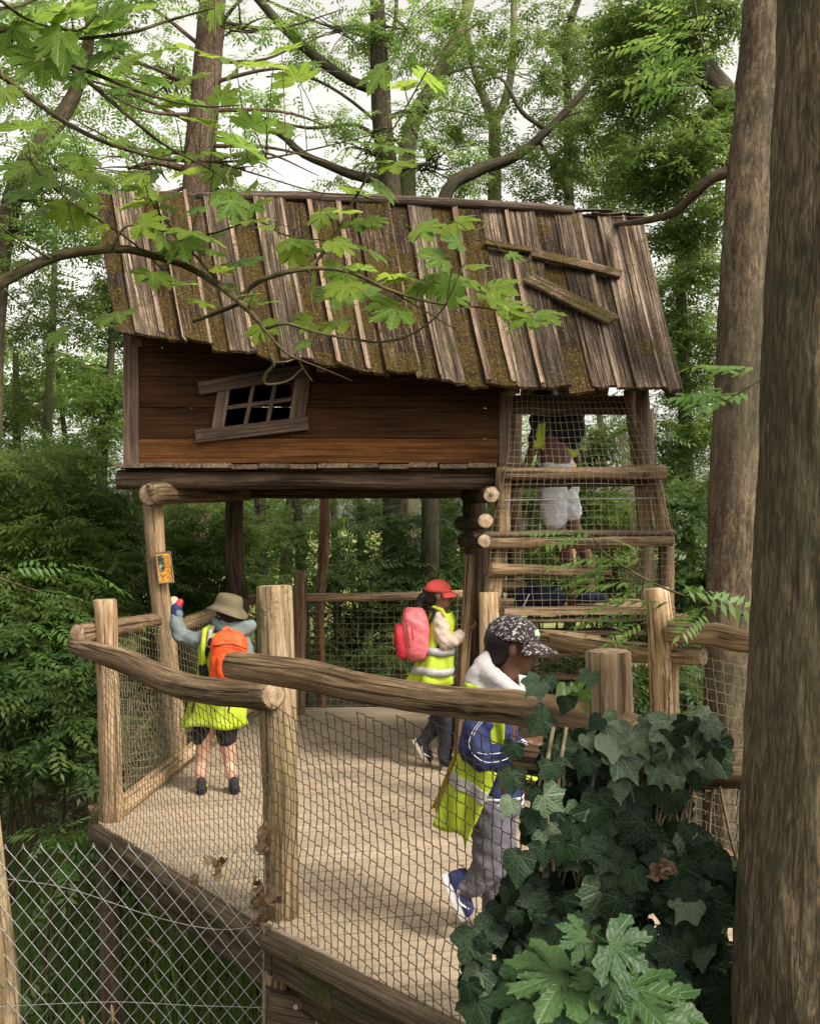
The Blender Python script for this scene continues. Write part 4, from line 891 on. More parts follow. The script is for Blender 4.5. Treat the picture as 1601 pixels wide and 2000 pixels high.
# ------------------------------------------------------------ overhanging maple
random.seed(101)
mb = thing('maple_branch', 'overhanging maple boughs with bright green pointed leaves hanging in front of the roof', 'branch', P(-40, 560, 2.2))
BR = [([(-60, 575), (0, 552), (50, 528), (115, 500), (230, 486), (300, 500), (370, 523), (430, 560), (470, 592), (515, 640), (526, 690)], 2.3, [.0135, .013, .012, .011, .010, .009, .0085, .008, .007, .005, .0035]),
      ([(466, 590), (490, 560), (530, 540), (600, 525), (680, 530), (760, 566), (850, 592), (950, 602), (1040, 622)], 2.3, [.007, .0065, .006, .005, .0045, .004, .003, .0022, .0012]),
      ([(-40, 50), (60, 85), (120, 118), (200, 150), (300, 188), (400, 208), (470, 205)], 2.1, [.008, .0065, .005, .004, .003, .002, .0012]),
      ([(-60, 110), (0, 145), (60, 190), (130, 240), (200, 275), (260, 295), (330, 312), (420, 316), (520, 310), (640, 285), (760, 255)], 2.35, [.008, .0075, .007, .006, .005, .0045, .004, .003, .0025, .002, .001]),
      ([(-40, 52), (80, 70), (170, 74), (260, 62), (330, 40), (420, 15)], 2.0, [.006, .005, .004, .0035, .003, .0015]),
      ([(40, 40), (110, 110), (180, 165), (250, 225), (320, 282), (400, 325), (440, 348)], 2.15, [.006, .005, .005, .004, .003, .002, .001]),
      ([(50, 300), (90, 352), (150, 402), (230, 452), (290, 500), (330, 540)], 2.3, [.003, .003, .0028, .0025, .002, .0012]),
      ([(900, 60), (845, 120), (790, 215), (745, 290), (715, 350), (680, 410), (650, 470), (600, 530)], 2.3, [.001, .0015, .002, .0025, .003, .0035, .004, .0045]),
      ([(518, 642), (560, 632), (620, 650), (700, 664), (742, 668), (800, 655), (860, 610), (890, 550), (930, 470)], 2.3, [.004, .0035, .003, .003, .003, .0025, .002, .0015, .001]),
      ([(515, 642), (560, 690), (610, 712), (650, 728), (690, 745)], 2.28, [.003, .0025, .002, .0018, .001]),
      ([(526, 690), (535, 712), (520, 730), (518, 750), (560, 745), (590, 720)], 2.28, [.0045, .004, .0035, .003, .002, .001]),
      ([(535, 708), (565, 705), (590, 690)], 2.28, [.003, .002, .001]), ([(575, 690), (595, 725), (610, 745)], 2.28, [.002, .002, .001]),
      ([(-30, 420), (40, 470), (100, 505)], 2.25, [.002, .0025, .004]), ([(220, 488), (235, 455), (260, 440), (330, 455), (400, 500)], 2.25, [.004, .003, .003, .002, .0015]),
      ([(300, 500), (350, 470), (420, 455), (500, 432), (560, 460), (640, 470)], 2.28, [.004, .003, .0028, .002, .002, .0012]),
      ([(365, 520), (380, 480), (378, 440), (395, 400)], 2.26, [.004, .003, .002, .001]), ([(470, 592), (420, 612), (378, 628)], 2.3, [.005, .005, .004]),
      ([(450, 575), (400, 520), (340, 450), (300, 400), (280, 350)], 2.3, [.003, .003, .0025, .002, .001]), ([(10, 570), (60, 610), (120, 650)], 2.3, [.002, .0016, .001]),
      ([(-20, 20), (40, 10), (90, -10)], 1.9, [.003, .003, .003]), ([(0, 0), (60, 40), (150, 60), (190, 30)], 1.9, [.003, .003, .002, .001]),
      ([(420, 316), (500, 340), (620, 375), (700, 380)], 2.35, [.002, .002, .0015, .001]), ([(760, 566), (850, 620), (900, 650)], 2.3, [.002, .0015, .001])]
BP = []
for pts, D0, rr in BR:
    path = [P(x, y, D0+.10*math.sin(x*.008+y*.01)+.05*math.sin(x*.02)) for x, y in pts]
    tube('branch', path, rr, M['twig'], mb, 26, 7, .12); BP += catmull(path, 30)
ML = """20 20 100,75 25 90,150 8 95,188 50 115,130 60 100,40 72 85,95 88 85,150 155 110,110 112 95,60 132 85,265 190 85,232 92 50,320 98 80,370 90 45,425 110 55,420 42 50,500 232 60,560 92 45,510 122 62,605 127 55,570 142 60,545 190 35,400 235 55,350 192 50,545 247 55,495 232 60,470 275 75,430 300 50,475 305 50,345 200 50,255 122 50,40 242 65,5 247 50,5 190 45,35 335 85,75 355 65,150 320 55,200 347 62,165 332 45,255 342 60,280 347 60,355 337 65,270 370 55,325 385 65,430 385 50,425 347 55,510 397 50,455 415 55,500 430 58,160 380 60,60 420 60,125 425 55,250 402 55,390 460 75,480 512 62,300 547 55,350 552 55,215 622 65,725 150 65,780 165 55,845 160 75,730 282 55,790 292 55,790 322 65,725 317 55,695 372 65,755 372 65,665 412 65,715 440 65,740 432 45,585 502 55,620 492 45,672 485 55,735 497 60,770 545 55,790 542 65,610 565 65,640 577 65,720 577 65,670 572 55,520 590 45,750 612 72,645 632 60,590 630 45,845 450 65,905 440 58,840 502 62,880 470 45,875 545 62,940 562 62,985 555 62,1010 600 65,1045 625 75,970 590 55,865 575 62,1010 502 35,925 520 45,120 20 90,60 10 90,10 100 80,200 110 80,30 380 60,100 290 55,180 420 55,300 300 50,20 460 60,320 470 60,360 490 60,410 470 55,300 440 60,230 380 55,660 545 50,700 520 45,820 560 50,900 580 50,550 480 50,590 480 45,440 180 50,470 130 45,380 150 55,300 150 70,220 20 80,270 10 70,240 160 70"""
exr = random.Random(4)
for b_ in exr.sample(BP, 60):
    px_ = CX+b_.x/b_.y*F; py_ = HY-(b_.z-CZ)/b_.y*F
    if px_ > -20 and py_ > 150 and not (py_ > 640): ML += ',%d %d %d' % (px_+exr.uniform(-50, 50), py_+exr.uniform(-35, 40), exr.uniform(26, 46))
for it in ML.split(','):
    x, y, sz = map(float, it.split())
    near_ = x < 240 and y < 210; sz = min(sz, 78)
    D0 = random.uniform(1.95, 2.15) if near_ else random.uniform(2.2, 2.45)
    c = P(x, y, D0); q = min(BP, key=lambda b: (b-c).length)
    away = (c-q); away.z -= .0; away = away.normalized() if away.length > .01 else Vector((1, 0, 0))
    tip = Vector((away.x*1.1+random.uniform(-.5, .5), away.y*.3+random.uniform(-.75, .15), away.z*.35-random.uniform(.1, .5))).normalized()
    nrm = Vector((random.uniform(-.3, .3), random.uniform(-.75, -.15), random.uniform(.45, .95)))
    size = sz*1.14/F*D0/1.15; pos = c-tip*size*.45
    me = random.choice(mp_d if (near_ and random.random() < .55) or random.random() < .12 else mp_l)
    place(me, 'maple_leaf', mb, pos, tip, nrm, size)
    if (pos-q).length > size*.45:
        e = pos-tip*size*.4; V_, F_, G_, _ = tubedata([q, (q+e)*.5+Vector((0, 0, .015)), e], [.0014, .0011, .0009], 5, 4, 0, False); mesh('twig', V_, F_, M['twigpale'] if random.random() < .4 else M['twig'], mb, True, G_)

# ------------------------------------------------------------ ivy on the near post
random.seed(55)
iv = thing('ivy', 'thick dark green ivy hanging over the log rails in the lower right', 'ivy', (.6, 2.85, -.4))
ivp = [(1045, 1335), (1120, 1318), (1200, 1375), (1290, 1410), (1395, 1420), (1415, 1500), (1340, 1545), (1355, 1640), (1430, 1720), (1450, 2010), (930, 2010), (900, 1880), (975, 1775), (1015, 1690), (1020, 1600), (1060, 1540), (1080, 1480), (1060, 1420), (1050, 1370)]
def inside(x, y, pl):
    r = False
    for i in range(len(pl)):
        (x1, y1), (x2, y2) = pl[i], pl[i-1]
        if (y1 > y) != (y2 > y) and x < (x2-x1)*(y-y1)/(y2-y1)+x1: r = not r
    return r
def ivyD(x, y): return 2.78+.10*math.sin(x*.011)*math.sin(y*.009)
cand = []
while len(cand) < 225:
    x, y = random.uniform(870, 1460), random.uniform(1315, 2015)
    if not inside(x, y, ivp) or noise.noise(Vector((x*.014, y*.014, 8))) > .22: continue
    dens = .12 if (1040 < x < 1130 and 1370 < y < 1450) else (.5 if y < 1400 else (.45 if 1090 < y < 1550 and x < 1120 else 1))
    if random.random() > dens: continue
    m = 30 if len(cand) < 150 else 18
    if any((x-a)**2+(y-b)**2 < m*m for a, b, *_ in cand): continue
    cand.append((x, y, random.choice((34, 44, 54, 62, 72, 80))*random.uniform(.85, 1.1)*(1 if y > 1440 else .7)))
cand += [(1250, 1455, 72), (1308, 1440, 92), (1375, 1418, 70), (1390, 1480, 88), (1220, 1490, 70), (1280, 1530, 72), (1190, 1450, 58), (1060, 1420, 58), (1100, 1475, 70), (1200, 1690, 80), (1230, 1725, 70), (1160, 1770, 100), (1300, 1780, 100), (1370, 1790, 110), (1410, 1730, 90), (1000, 1530, 60), (990, 1580, 50), (940, 1850, 100), (925, 1930, 85), (1000, 1470, 45), (1015, 1690, 60), (1040, 1345, 55), (1150, 1330, 45), (1130, 1345, 50), (1095, 1350, 50)]
for x, y, sz in cand:
    D0 = ivyD(x, y)-random.uniform(0, .12); top = y < 1560 and x > 1150 and random.random() < .75
    c = P(x, y, D0); tip = Vector((random.uniform(-.7, .7), random.uniform(-.45, .1), -1+random.uniform(0, .5)))
    nrm = Vector((random.uniform(-.5, .5), -1, random.uniform(.2, 1.1) if top else random.uniform(-.1, .7)))
    young = (1060 < x < 1240 and y < 1400 and random.random() < .5)
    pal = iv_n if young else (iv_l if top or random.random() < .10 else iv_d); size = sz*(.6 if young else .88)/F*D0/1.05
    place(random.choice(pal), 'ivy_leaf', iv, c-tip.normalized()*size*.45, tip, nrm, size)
# inner leaves, packed behind
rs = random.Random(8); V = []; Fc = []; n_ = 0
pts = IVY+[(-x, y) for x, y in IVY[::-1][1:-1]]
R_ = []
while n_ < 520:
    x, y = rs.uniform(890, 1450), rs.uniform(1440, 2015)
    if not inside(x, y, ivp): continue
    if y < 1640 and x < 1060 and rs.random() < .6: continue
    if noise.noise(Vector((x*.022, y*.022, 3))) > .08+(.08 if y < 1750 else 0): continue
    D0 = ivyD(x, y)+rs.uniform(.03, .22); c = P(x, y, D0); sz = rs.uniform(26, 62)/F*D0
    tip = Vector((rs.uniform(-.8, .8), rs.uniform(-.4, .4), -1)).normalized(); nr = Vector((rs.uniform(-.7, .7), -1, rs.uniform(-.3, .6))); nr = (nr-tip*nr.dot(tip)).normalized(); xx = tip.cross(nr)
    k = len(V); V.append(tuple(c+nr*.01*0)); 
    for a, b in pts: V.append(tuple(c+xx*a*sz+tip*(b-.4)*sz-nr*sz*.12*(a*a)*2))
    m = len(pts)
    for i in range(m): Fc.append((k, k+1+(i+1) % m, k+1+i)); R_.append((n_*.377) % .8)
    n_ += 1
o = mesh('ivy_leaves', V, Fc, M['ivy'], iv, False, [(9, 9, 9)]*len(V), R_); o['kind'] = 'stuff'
st = []
for k in range(26):
    x = random.uniform(1050, 1430); y0 = random.uniform(1420, 1600); p = [P(x, y0, 2.86)]
    for q in range(5): x += random.uniform(-28, 28); y0 += random.uniform(70, 120); p.append(P(x, y0, 2.86+random.uniform(-.04, .03)))
    st.append((p, [.0045, .004, .003], 12, 5))
for x0, x1 in ((1060, 1090), (1085, 1100)): st.append(([P(x0+20, 1420, 2.72), P(x0+5, 1520, 2.7), P(x1-20, 1640, 2.7), P(x0-5, 1700, 2.72)], [.006, .0055, .005], 10, 6))
tubes('stem', st, M['twigpale'], iv)
for k in range(7):
    x, y = 1290+random.uniform(-14, 14), 1700+random.uniform(-14, 12); place(iv_d[0], 'dead_leaf', iv, P(x, y, 2.66), Vector((random.uniform(-1, 1), -.3, random.uniform(-1, .5))), Vector((random.uniform(-1, 1), -1, .4)), .035)
dd_ = outline_mesh('dead_leaf', IVY2, M['deadleaf'], 3, .6, .2)
for o in list(iv.children):
    if o.name.startswith('dead_leaf'): o.data = random.choice(dd_)

# dry leaves caught in the net at the middle post
dl = thing('dry_leaf_clump', 'two clumps of dry brown leaves caught in the net at the middle post', 'dead leaves', P(512, 1770, 4.18))
for (cx, cy, n, sx, sy) in ((516, 1640, 16, 9, 26), (512, 1760, 44, 16, 32), (430, 1700, 10, 20, 20), (178, 1580, 7, 8, 8)):
    for _ in range(n):
        p = P(random.gauss(cx, sx*.6), random.gauss(cy, sy*.6), (4.19 if cx > 300 else 5.6)+random.uniform(-.03, .03))
        place(random.choice(dd_), 'dry_leaf', dl, p, Vector((random.uniform(-1, 1), random.uniform(-.4, .4), random.uniform(-1, 1))), Vector((random.uniform(-1, 1), -1, random.uniform(-.5, 1))), random.uniform(.022, .045))

# ------------------------------------------------------------ maple sapling at the bottom
random.seed(61)
ms = thing('maple_sapling', 'young maple with large mid-green leaves in front of the ivy at the bottom', 'sapling', P(1180, 2080, 2.2))
tube('stem', [P(1185, 2150, 2.25), P(1180, 2000, 2.22), P(1172, 1900, 2.2), P(1160, 1815, 2.2)], [.006, .005, .0035, .002], M['twig'], ms, 14, 7)
mp_s = outline_mesh('maple_leaf', MAPLE, leafmat('sapling_maple_leaf', (.022, .062, .018), (.036, .085, .022), (.06, .115, .03), .25, .3, 1.6, (.10, .15, .06), MV))
for x, y, sz, tx, tz, ny_, nz_ in ((1055, 1895, 160, -1, -.15, -.42, .9), (1030, 1960, 165, -.9, -.4, -.45, .85), (1145, 1900, 105, -.5, .15, -.5, .85), (1225, 1842, 115, 1, -.5, -.7, .6), (1120, 1815, 75, -1, -.2, -.8, .5), (1160, 1802, 50, .3, .6, -.8, .5), (1270, 1915, 145, 1, .0, -.42, .95), (1320, 1950, 140, 1, -.3, -.45, .85), (1195, 1925, 75, -.3, -.8, -.9, .4), (1170, 2000, 120, .2, -.8, -.5, .8), (1060, 1990, 160, -.6, -.7, -.5, .8), (1290, 2000, 120, .7, -.7, -.6, .7)):
    y = y+22; sz = sz*.85
    D0 = 2.2+random.uniform(-.08, .06); tip = Vector((tx, random.uniform(-.5, -.1), tz)).normalized(); size = sz/F*D0/1.05
    place(random.choice(mp_s), 'maple_leaf', ms, P(x, y, D0)-tip*size*.42, tip, Vector((random.uniform(-.2, .2), ny_, nz_)), size)
    e = P(x, y, D0)-tip*size*.85; V_, F_, G_, _ = tubedata([P(1178, min(1990, y+50), 2.21), (P(1178, y+20, 2.21)+e)*.5, e], [.0022, .0018, .0016], 6, 5, 0, False); mesh('petiole', V_, F_, M['redtrunk'], ms, True, G_)

# sedge stalk and orange tips at the bottom left
gs = thing('sedge_stalk', 'single bent green stalk with an orange-brown tip behind the wire fence', 'plant', P(350, 2050, 4.45))
tube('stalk', [P(356, 2060, 4.4), P(348, 1960, 4.4), P(338, 1900, 4.4), P(325, 1862, 4.4), P(300, 1843, 4.4)], [.006, .006, .0055, .005, .003], M['lspray'], gs, 16, 6)
tube('tip', [P(318, 1854, 4.39), P(300, 1841, 4.39), P(284, 1832, 4.39)], [.007, .007, .002], M['deadleaf'], gs, 6, 6)
tube('leaf', [P(352, 2060, 4.4), P(325, 1960, 4.42), P(300, 1890, 4.42), (P(312, 1850, 4.42))], [.004, .004, .003, .001], M['lspray'], gs, 12, 4)
for k, (x, y) in enumerate(((218, 1962), (161, 1985), (300, 1994), (618, 1994))):
    st_ = thing('grass_spike', ['tallest pale brown seed spike at the bottom edge left of the bent stalk', 'short brown seed spike nearest the lower left corner', 'stubby seed spike just below the bent stalk', 'orange tip poking up below the bolted beam'][k], 'plant', P(x+6, 2100, 3.9))
    tube('stem', [P(x+6, 2120, 3.9), P(x+2, y+22, 3.9)], [.003, .0025], M['lspray'], st_, 4, 5); tube('spike', [P(x+3, y+36, 3.9), P(x+1, y+12, 3.9), P(x, y, 3.9)], [.006, .008, .002], M['deadleaf'], st_, 6, 6)

# pinnate branches in front of the tower and the trunk
random.seed(71)
rg2 = np.random.default_rng(5)
def pinn(name_label, limb, rr, sprs, D0, size, mat='lspray', ll=.075, lw=.026, nl=15):
    t = thing('leafy_branch', name_label, 'branch', P(*limb[0], D0)); path = [P(x, y, D0+.05*math.sin(x*.02)) for x, y in limb]
    tube('stem', path, rr, M['twig'], t, 20, 6)
    for (x, y, az, s_) in sprs:
        c = P(x, y, D0+random.uniform(-.15, .15)); v, f, r = spraydata(np.array([tuple(c)]), size*s_, nl, ll*s_, lw*s_, rg2, -.1, .15, np.array([az])); mesh('compound_leaf', v, f, M[mat], t, False, rnd=r)
pinn('leafy branch with compound leaves hanging in front of the log tower', [(1480, 1210), (1400, 1185), (1300, 1150), (1240, 1120), (1180, 1080), (1150, 1045), (1100, 1040)], [.008, .007, .006, .005, .004, .003, .002],
     [(random.uniform(1080, 1340), 0, 0, 0) for _ in range(0)]+[(1170, 1030, 3.2, 1), (1130, 1040, 3.4, .9), (1180, 1050, .2, .8), (1240, 1085, 2.9, 1.1), (1210, 1110, 3.3, 1), (1270, 1100, 3.4, 1.1), (1300, 1130, 3.0, 1.1), (1260, 1150, 3.5, 1), (1250, 1135, 2.6, 1), (1320, 1150, .3, 1), (1360, 1165, -.2, 1), (1330, 1180, 3.3, 1), (1400, 1180, 3.6, 1), (1240, 1190, 3.2, 1), (1260, 1210, 3.6, 1), (1230, 1240, 3.3, 1), (1200, 1130, 3.7, 1), (1290, 1185, 2.9, .9), (1180, 1090, 3.0, .9), (1380, 1190, 4.0, 1), (1350, 1140, 1.2, .9), (1270, 1250, 3.4, 1), (1230, 1280, 3.4, .8), (1160, 1120, 3.1, .7)], 5.0, .30)
pinn('small sprig of pale compound leaves in front of the knotted trunk', [(1520, 720), (1480, 745), (1430, 775), (1390, 800)], [.004, .003, .002, .001], [(1465, 735, 3.3, 1), (1470, 765, 3.6, 1), (1440, 760, 2.9, .9), (1425, 780, 3.4, .8), (1500, 720, 3.0, 1)], 3.4, .2, ll=.06)
pinn('bright leafy branch hanging from the top right before the leaning trunk', [(1350, -30), (1365, 60), (1380, 140), (1350, 180), (1300, 200)], [.006, .005, .004, .003, .001],
     [(1375+random.uniform(-90, 40), random.uniform(20, 190), random.uniform(2.4, 4.2), random.uniform(.8, 1.1)) for _ in range(22)], 5.4, .30, 'lf')
pinn('low fern-like branch reaching out of the dark shrubs at the left', [(-30, 1120), (60, 1150), (140, 1180), (200, 1230)], [.007, .006, .004, .002],
     [(random.uniform(10, 190), random.uniform(1100, 1270), random.uniform(-.9, .9), random.uniform(.8, 1.1)) for _ in range(20)], 6.4, .34, 'lspray')
pinn('leafy twig with pale leaflets beside the orange sign', [(240, 1150), (280, 1120), (330, 1090)], [.005, .004, .002],
     [(random.uniform(150, 290), random.uniform(1090, 1170), random.uniform(2.4, 4), random.uniform(.8, 1.1)) for _ in range(12)], 8.0, .34, 'lspray')
pinn('leafy twig with pale leaflets behind the rear stilt', [(420, 1160), (480, 1120), (560, 1090)], [.005, .004, .002],
     [(random.uniform(380, 590), random.uniform(1070, 1130), random.uniform(-.8, 3.9), random.uniform(.8, 1.1)) for _ in range(14)], 10.0, .40, 'lspray')

# ============================================================ PEOPLE
def skinm(name, a, b):
    N = NT(name); N.bsdf(N.mix(N.noise(N.n('TexCoord').outputs['Object'], 12, 3), a, b), .5, .4); N.b.inputs['Subsurface Weight'].default_value = .06; return N.done()
M['skl'] = skinm('fair_skin', (.52, .31, .22), (.44, .25, .17)); M['skd'] = skinm('dark_brown_skin', (.115, .048, .024), (.075, .031, .016)); M['skm'] = skinm('brown_skin', (.19, .09, .048), (.14, .062, .032))
M['neon'] = cloth('neon_yellow_vest', (.40, .50, .035), (.27, .34, .02), .6, mott=.5, bs=.6); M['refl'] = cloth('grey_reflective_tape', (.34, .33, .32), (.26, .25, .25), .35)
M['orangebag'] = cloth('orange_bag', (.80, .10, .022), (.5, .05, .012), .55, mott=.5, bs=.4); M['pinkbag'] = cloth('pink_bag', (.62, .15, .165), (.42, .08, .09), .45, mott=.5, bs=.4)
M['redbag'] = cloth('red_bag', (.45, .03, .045), (.25, .015, .02), .45); M['bluegrey'] = cloth('blue_grey_fleece', (.16, .19, .185), (.09, .115, .115), .95, mott=.6)
M['inkblue'] = cloth('ink_blue_canvas', (.010, .016, .035), (.005, .008, .018), .8, mott=.6)
M['navy'] = cloth('navy_cloth', (.022, .032, .11), (.01, .014, .05), .7, mott=.6); M['black'] = cloth('black_cloth', (.012, .012, .014), (.006, .006, .007), .85)
M['cream'] = cloth('cream_cloth', (.48, .39, .31), (.33, .26, .2), .8, mott=.7, bs=.5); M['olive'] = cloth('olive_cotton', (.135, .11, .065), (.09, .075, .045), .9, mott=.6)
M['grey'] = cloth('grey_jogging_cloth', (.13, .125, .15), (.075, .073, .09), .9, mott=.8, bs=.5); M['palegrey'] = cloth('pale_grey_hood', (.50, .47, .46), (.34, .32, .32), .9, mott=.6, bs=.5)
M['redcap'] = cloth('red_cap', (.55, .075, .06), (.38, .04, .035), .75); M['white'] = cloth('white_cloth', (.62, .62, .64), (.4, .41, .45), .8, mott=.6, bs=.4); M['hair'] = cloth('black_hair', (.012, .009, .008), (.005, .004, .004), .5)
M['brownred'] = cloth('maroon_shirt', (.16, .075, .07), (.09, .04, .04), .9); M['mint'] = cloth('mint_embroidery', (.42, .60, .38), (.3, .45, .28), .8)
M['palesocks'] = cloth('grey_sock', (.42, .38, .36), (.3, .27, .25), .9); M['jacket'] = cloth('dark_jacket', (.025, .027, .035), (.012, .012, .018), .8, mott=.6)
N = NT('speckled_cap'); tc = N.n('TexCoord').outputs['Object']; s1 = N.noise(tc, 85, 2, .6, .8); s2 = N.noise(tc, 14, 3)
c = N.mix(N.ramp(s1, [(.56, (0, 0, 0)), (.60, (1, 1, 1))]), N.mix(s2, (.035, .02, .025), (.015, .02, .022)), (.42, .38, .36)); N.bsdf(c, .85, .2, s1, .2, .004); M['speck'] = N.done()
N = NT('eye_white'); N.bsdf((.6, .58, .55), .2, .5); M['eye'] = N.done(); N = NT('eye_dark'); N.bsdf((.01, .007, .005), .1, .5); M['iris'] = N.done()
def sphere(c, r, nu=12, nv=8, sc=(1, 1, 1)):
    V = [(c[0], c[1], c[2]-r*sc[2])]
    for j in range(1, nv):
        a = math.pi*j/nv
        for i in range(nu): b = 2*math.pi*i/nu; V.append((c[0]+r*sc[0]*math.sin(a)*math.cos(b), c[1]+r*sc[1]*math.sin(a)*math.sin(b), c[2]-r*sc[2]*math.cos(a)))
    V.append((c[0], c[1], c[2]+r*sc[2])); Fc = []; T = len(V)-1
    for i in range(nu): Fc.append((0, 1+(i+1) % nu, 1+i)); Fc.append((T, 1+(nv-2)*nu+i, 1+(nv-2)*nu+(i+1) % nu))
    for j in range(nv-2):
        for i in range(nu): a = 1+j*nu; i2 = (i+1) % nu; Fc.append((a+i, a+i2, a+nu+i2, a+nu+i))
    return V, Fc
def fuse(name, chains, mat, parent, vox=.009, sm=5, wr=0, wf=14, raw=()):
    V = []; Fc = []
    def add(v, f):
        k = len(V); V.extend([tuple(p) for p in v]); Fc.extend([tuple(a+k for a in q) for q in f])
    for ch in chains:
        for (p, r) in ch: add(*sphere(p, r))
        for (p, r), (q, s_) in zip(ch[:-1], ch[1:]):
            if (q-p).length < 1e-4: continue
            v, f, _, _ = tubedata([p, q], [r, s_], 2, 14, 0, True); add(v, f)
    for v, f in raw: add(v, f)
    o = mesh(name+'_tmp', V, Fc, M[mat], None, True)
    m = o.modifiers.new('r', 'REMESH'); m.mode = 'VOXEL'; m.voxel_size = vox; m.use_smooth_shade = True
    m = o.modifiers.new('s', 'SMOOTH'); m.factor = .6; m.iterations = sm
    dg = bpy.context.evaluated_depsgraph_get(); me = bpy.data.meshes.new_from_object(o.evaluated_get(dg)); bpy.data.objects.remove(o)
    me.name = name
    if not me.materials: me.materials.append(M[mat])
    if wr:
        n = len(me.vertices); co = np.empty(n*3, np.float32); me.vertices.foreach_get('co', co); co = co.reshape(-1, 3); no = np.empty(n*3, np.float32); me.vertices.foreach_get('normal', no); no = no.reshape(-1, 3)
        d = np.array([noise.noise(Vector((p[0]*wf, p[1]*wf, p[2]*wf*1.6+p[0]*wf*.8)))+.6*abs(noise.noise(Vector((p[0]*wf*2.2, p[1]*wf*2, p[2]*wf*3.2)))) for p in co]); co += no*(d[:, None]*wr)
        me.vertices.foreach_set('co', co.ravel()); me.update()
    me.polygons.foreach_set('use_smooth', [True]*len(me.polygons))
    o = link(bpy.data.objects.new(name, me)); setpar(o, parent); return o
def densify(rings, m=4):
    out = []
    for (c, a, b, f), (c2, a2, b2, f2) in zip(rings[:-1], rings[1:]):
        for k in range(m): t = k/m; out.append((c.lerp(c2, t), a+(a2-a)*t, b+(b2-b)*t, f+(f2-f)*t))
    return out+[rings[-1]]
def loft(name, rings, mat, parent, n=72, fold=.012, nf=5, seed=0, arc=(0, 2*math.pi), close=True):
    """open garment shell: rings of (centre, rx, ry, tilt vector)"""
    V = []; Fc = []
    if name == 'safety_vest': rings = densify(rings)
    for k, (c, rx, ry, f_) in enumerate(rings):
        for i in range(n):
            a = arc[0]+(arc[1]-arc[0])*i/(n if close else n-1); w_ = 1+(fold/ max(rx, .05))*f_*math.sin(a*nf+seed+c.z*4)+.3*(fold/max(rx, .05))*f_*math.sin(a*(nf*2+1)+seed*2)
            q_ = noise.noise(Vector((math.cos(a)*3, math.sin(a)*3+seed, c.z*14)))*.10*min(1, f_)+abs(noise.noise(Vector((math.cos(a)*6+c.z*8, math.sin(a)*6+seed, c.z*22))))*.07*min(1, f_); w_ += q_
            V.append((c.x+rx*math.cos(a)*w_, c.y+ry*math.sin(a)*w_, c.z+.01*f_*math.sin(a*3+seed)))
    for k in range(len(rings)-1):
        for i in range(n if close else n-1): j = (i+1) % n; Fc.append((k*n+i, k*n+j, (k+1)*n+j, (k+1)*n+i))
    o = mesh(name, V, Fc, M[mat], parent, True); m = o.modifiers.new('t', 'SOLIDIFY'); m.thickness = .004; return o
def superell(c, ax, e=.45, n=28, m=20, R=None, shape=None):
    V = []; Fc = []
    sg = lambda v, p: math.copysign(abs(v)**p, v)
    for j in range(m+1):
        b = -math.pi/2+math.pi*j/m
        for i in range(n):
            a = 2*math.pi*i/n; p = Vector((ax[0]*sg(math.cos(b), e)*sg(math.cos(a), e), ax[1]*sg(math.cos(b), e)*sg(math.sin(a), e), ax[2]*sg(math.sin(b), e)))
            if shape: p = shape(p)
            if R: p = R@p
            V.append(tuple(Vector(c)+p))
    for j in range(m):
        for i in range(n): i2 = (i+1) % n; Fc.append((j*n+i, j*n+i2, (j+1)*n+i2, (j+1)*n+i))
    return V, Fc
def head(c, fwd, s=1.0):
    """raw pieces of a head looking along fwd: skull, jaw, nose, lips, brow, ears"""
    f = fwd.normalized(); up = Vector((0, 0, 1)); up = (up-f*up.dot(f)).normalized(); sd = f.cross(up)
    R = Matrix((sd, f, up)).transposed()
    def pc(x, y, z): return c+(sd*x+f*y+up*z)*s
    def E(x, y, z, a, b, d): 
        v, fc = sphere((0, 0, 0), 1, 18, 14); return [tuple(pc(x, y, z)+R@Vector((p[0]*a*s, p[1]*b*s, p[2]*d*s))) for p in v], fc
    raw = [E(0, -.010, .025, .070, .088, .082), E(0, .025, -.040, .052, .055, .062), E(0, .052, -.078, .026, .024, .022), E(0, .012, -.01, .063, .072, .08),
           E(0, .088, -.022, .011, .018, .016), E(0, .078, -.004, .008, .014, .022), E(0, .074, -.050, .020, .012, .006), E(0, .073, -.060, .018, .012, .006), E(.034, .058, -.03, .02, .018, .02), E(-.034, .058, -.03, .02, .018, .02),
           E(.072, -.008, -.008, .008, .018, .028), E(-.072, -.008, -.008, .008, .018, .028), E(0, .066, .022, .045, .014, .012)]
    return raw, pc, R
def face(parent, pc, R, s=1.0):
    for q in (-1, 1):
        v, fc = sphere(pc(q*.028, .068, .002), .011*s); e = mesh('eye', v, fc, M['eye'], parent)
        v, fc = sphere(pc(q*.029, .0755, .002), .0055*s); mesh('iris', v, fc, M['iris'], parent)
def hand(base, d, nrm, mat, s=.8, curl=.6):
    """chains for palm, four unequal bent fingers and a thumb"""
    d = d.normalized(); nrm = (nrm-d*nrm.dot(d)).normalized(); sd = d.cross(nrm); ch = []
    for i, (o_, L) in enumerate(((-.026, .058), (-.009, .068), (.009, .064), (.026, .05))):
        r = base+d*.02*s+sd*o_*.6*s; k = base+d*.075*s+sd*o_*s; a = k; q = [(r, .013*s), (k, .0115*s)]; dd = d
        for j in range(3):
            ang_ = curl*(.5+j*.35); dd = (dd*math.cos(ang_)+nrm*math.sin(ang_)).normalized(); a = a+dd*L*s*(.45, .32, .25)[j]; q.append((a, (.0095, .0088, .0075)[j]*s))
        ch.append(q)
    t0 = base+d*.022*s+sd*-.026*s; t1 = t0+(d*.6-sd*.8+nrm*.3).normalized()*.035*s; t2 = t1+(d*.9+nrm*.5-sd*.1).normalized()*.03*s; ch.append([(t0, .013*s), (t1, .0105*s), (t2, .009*s)])
    return ch
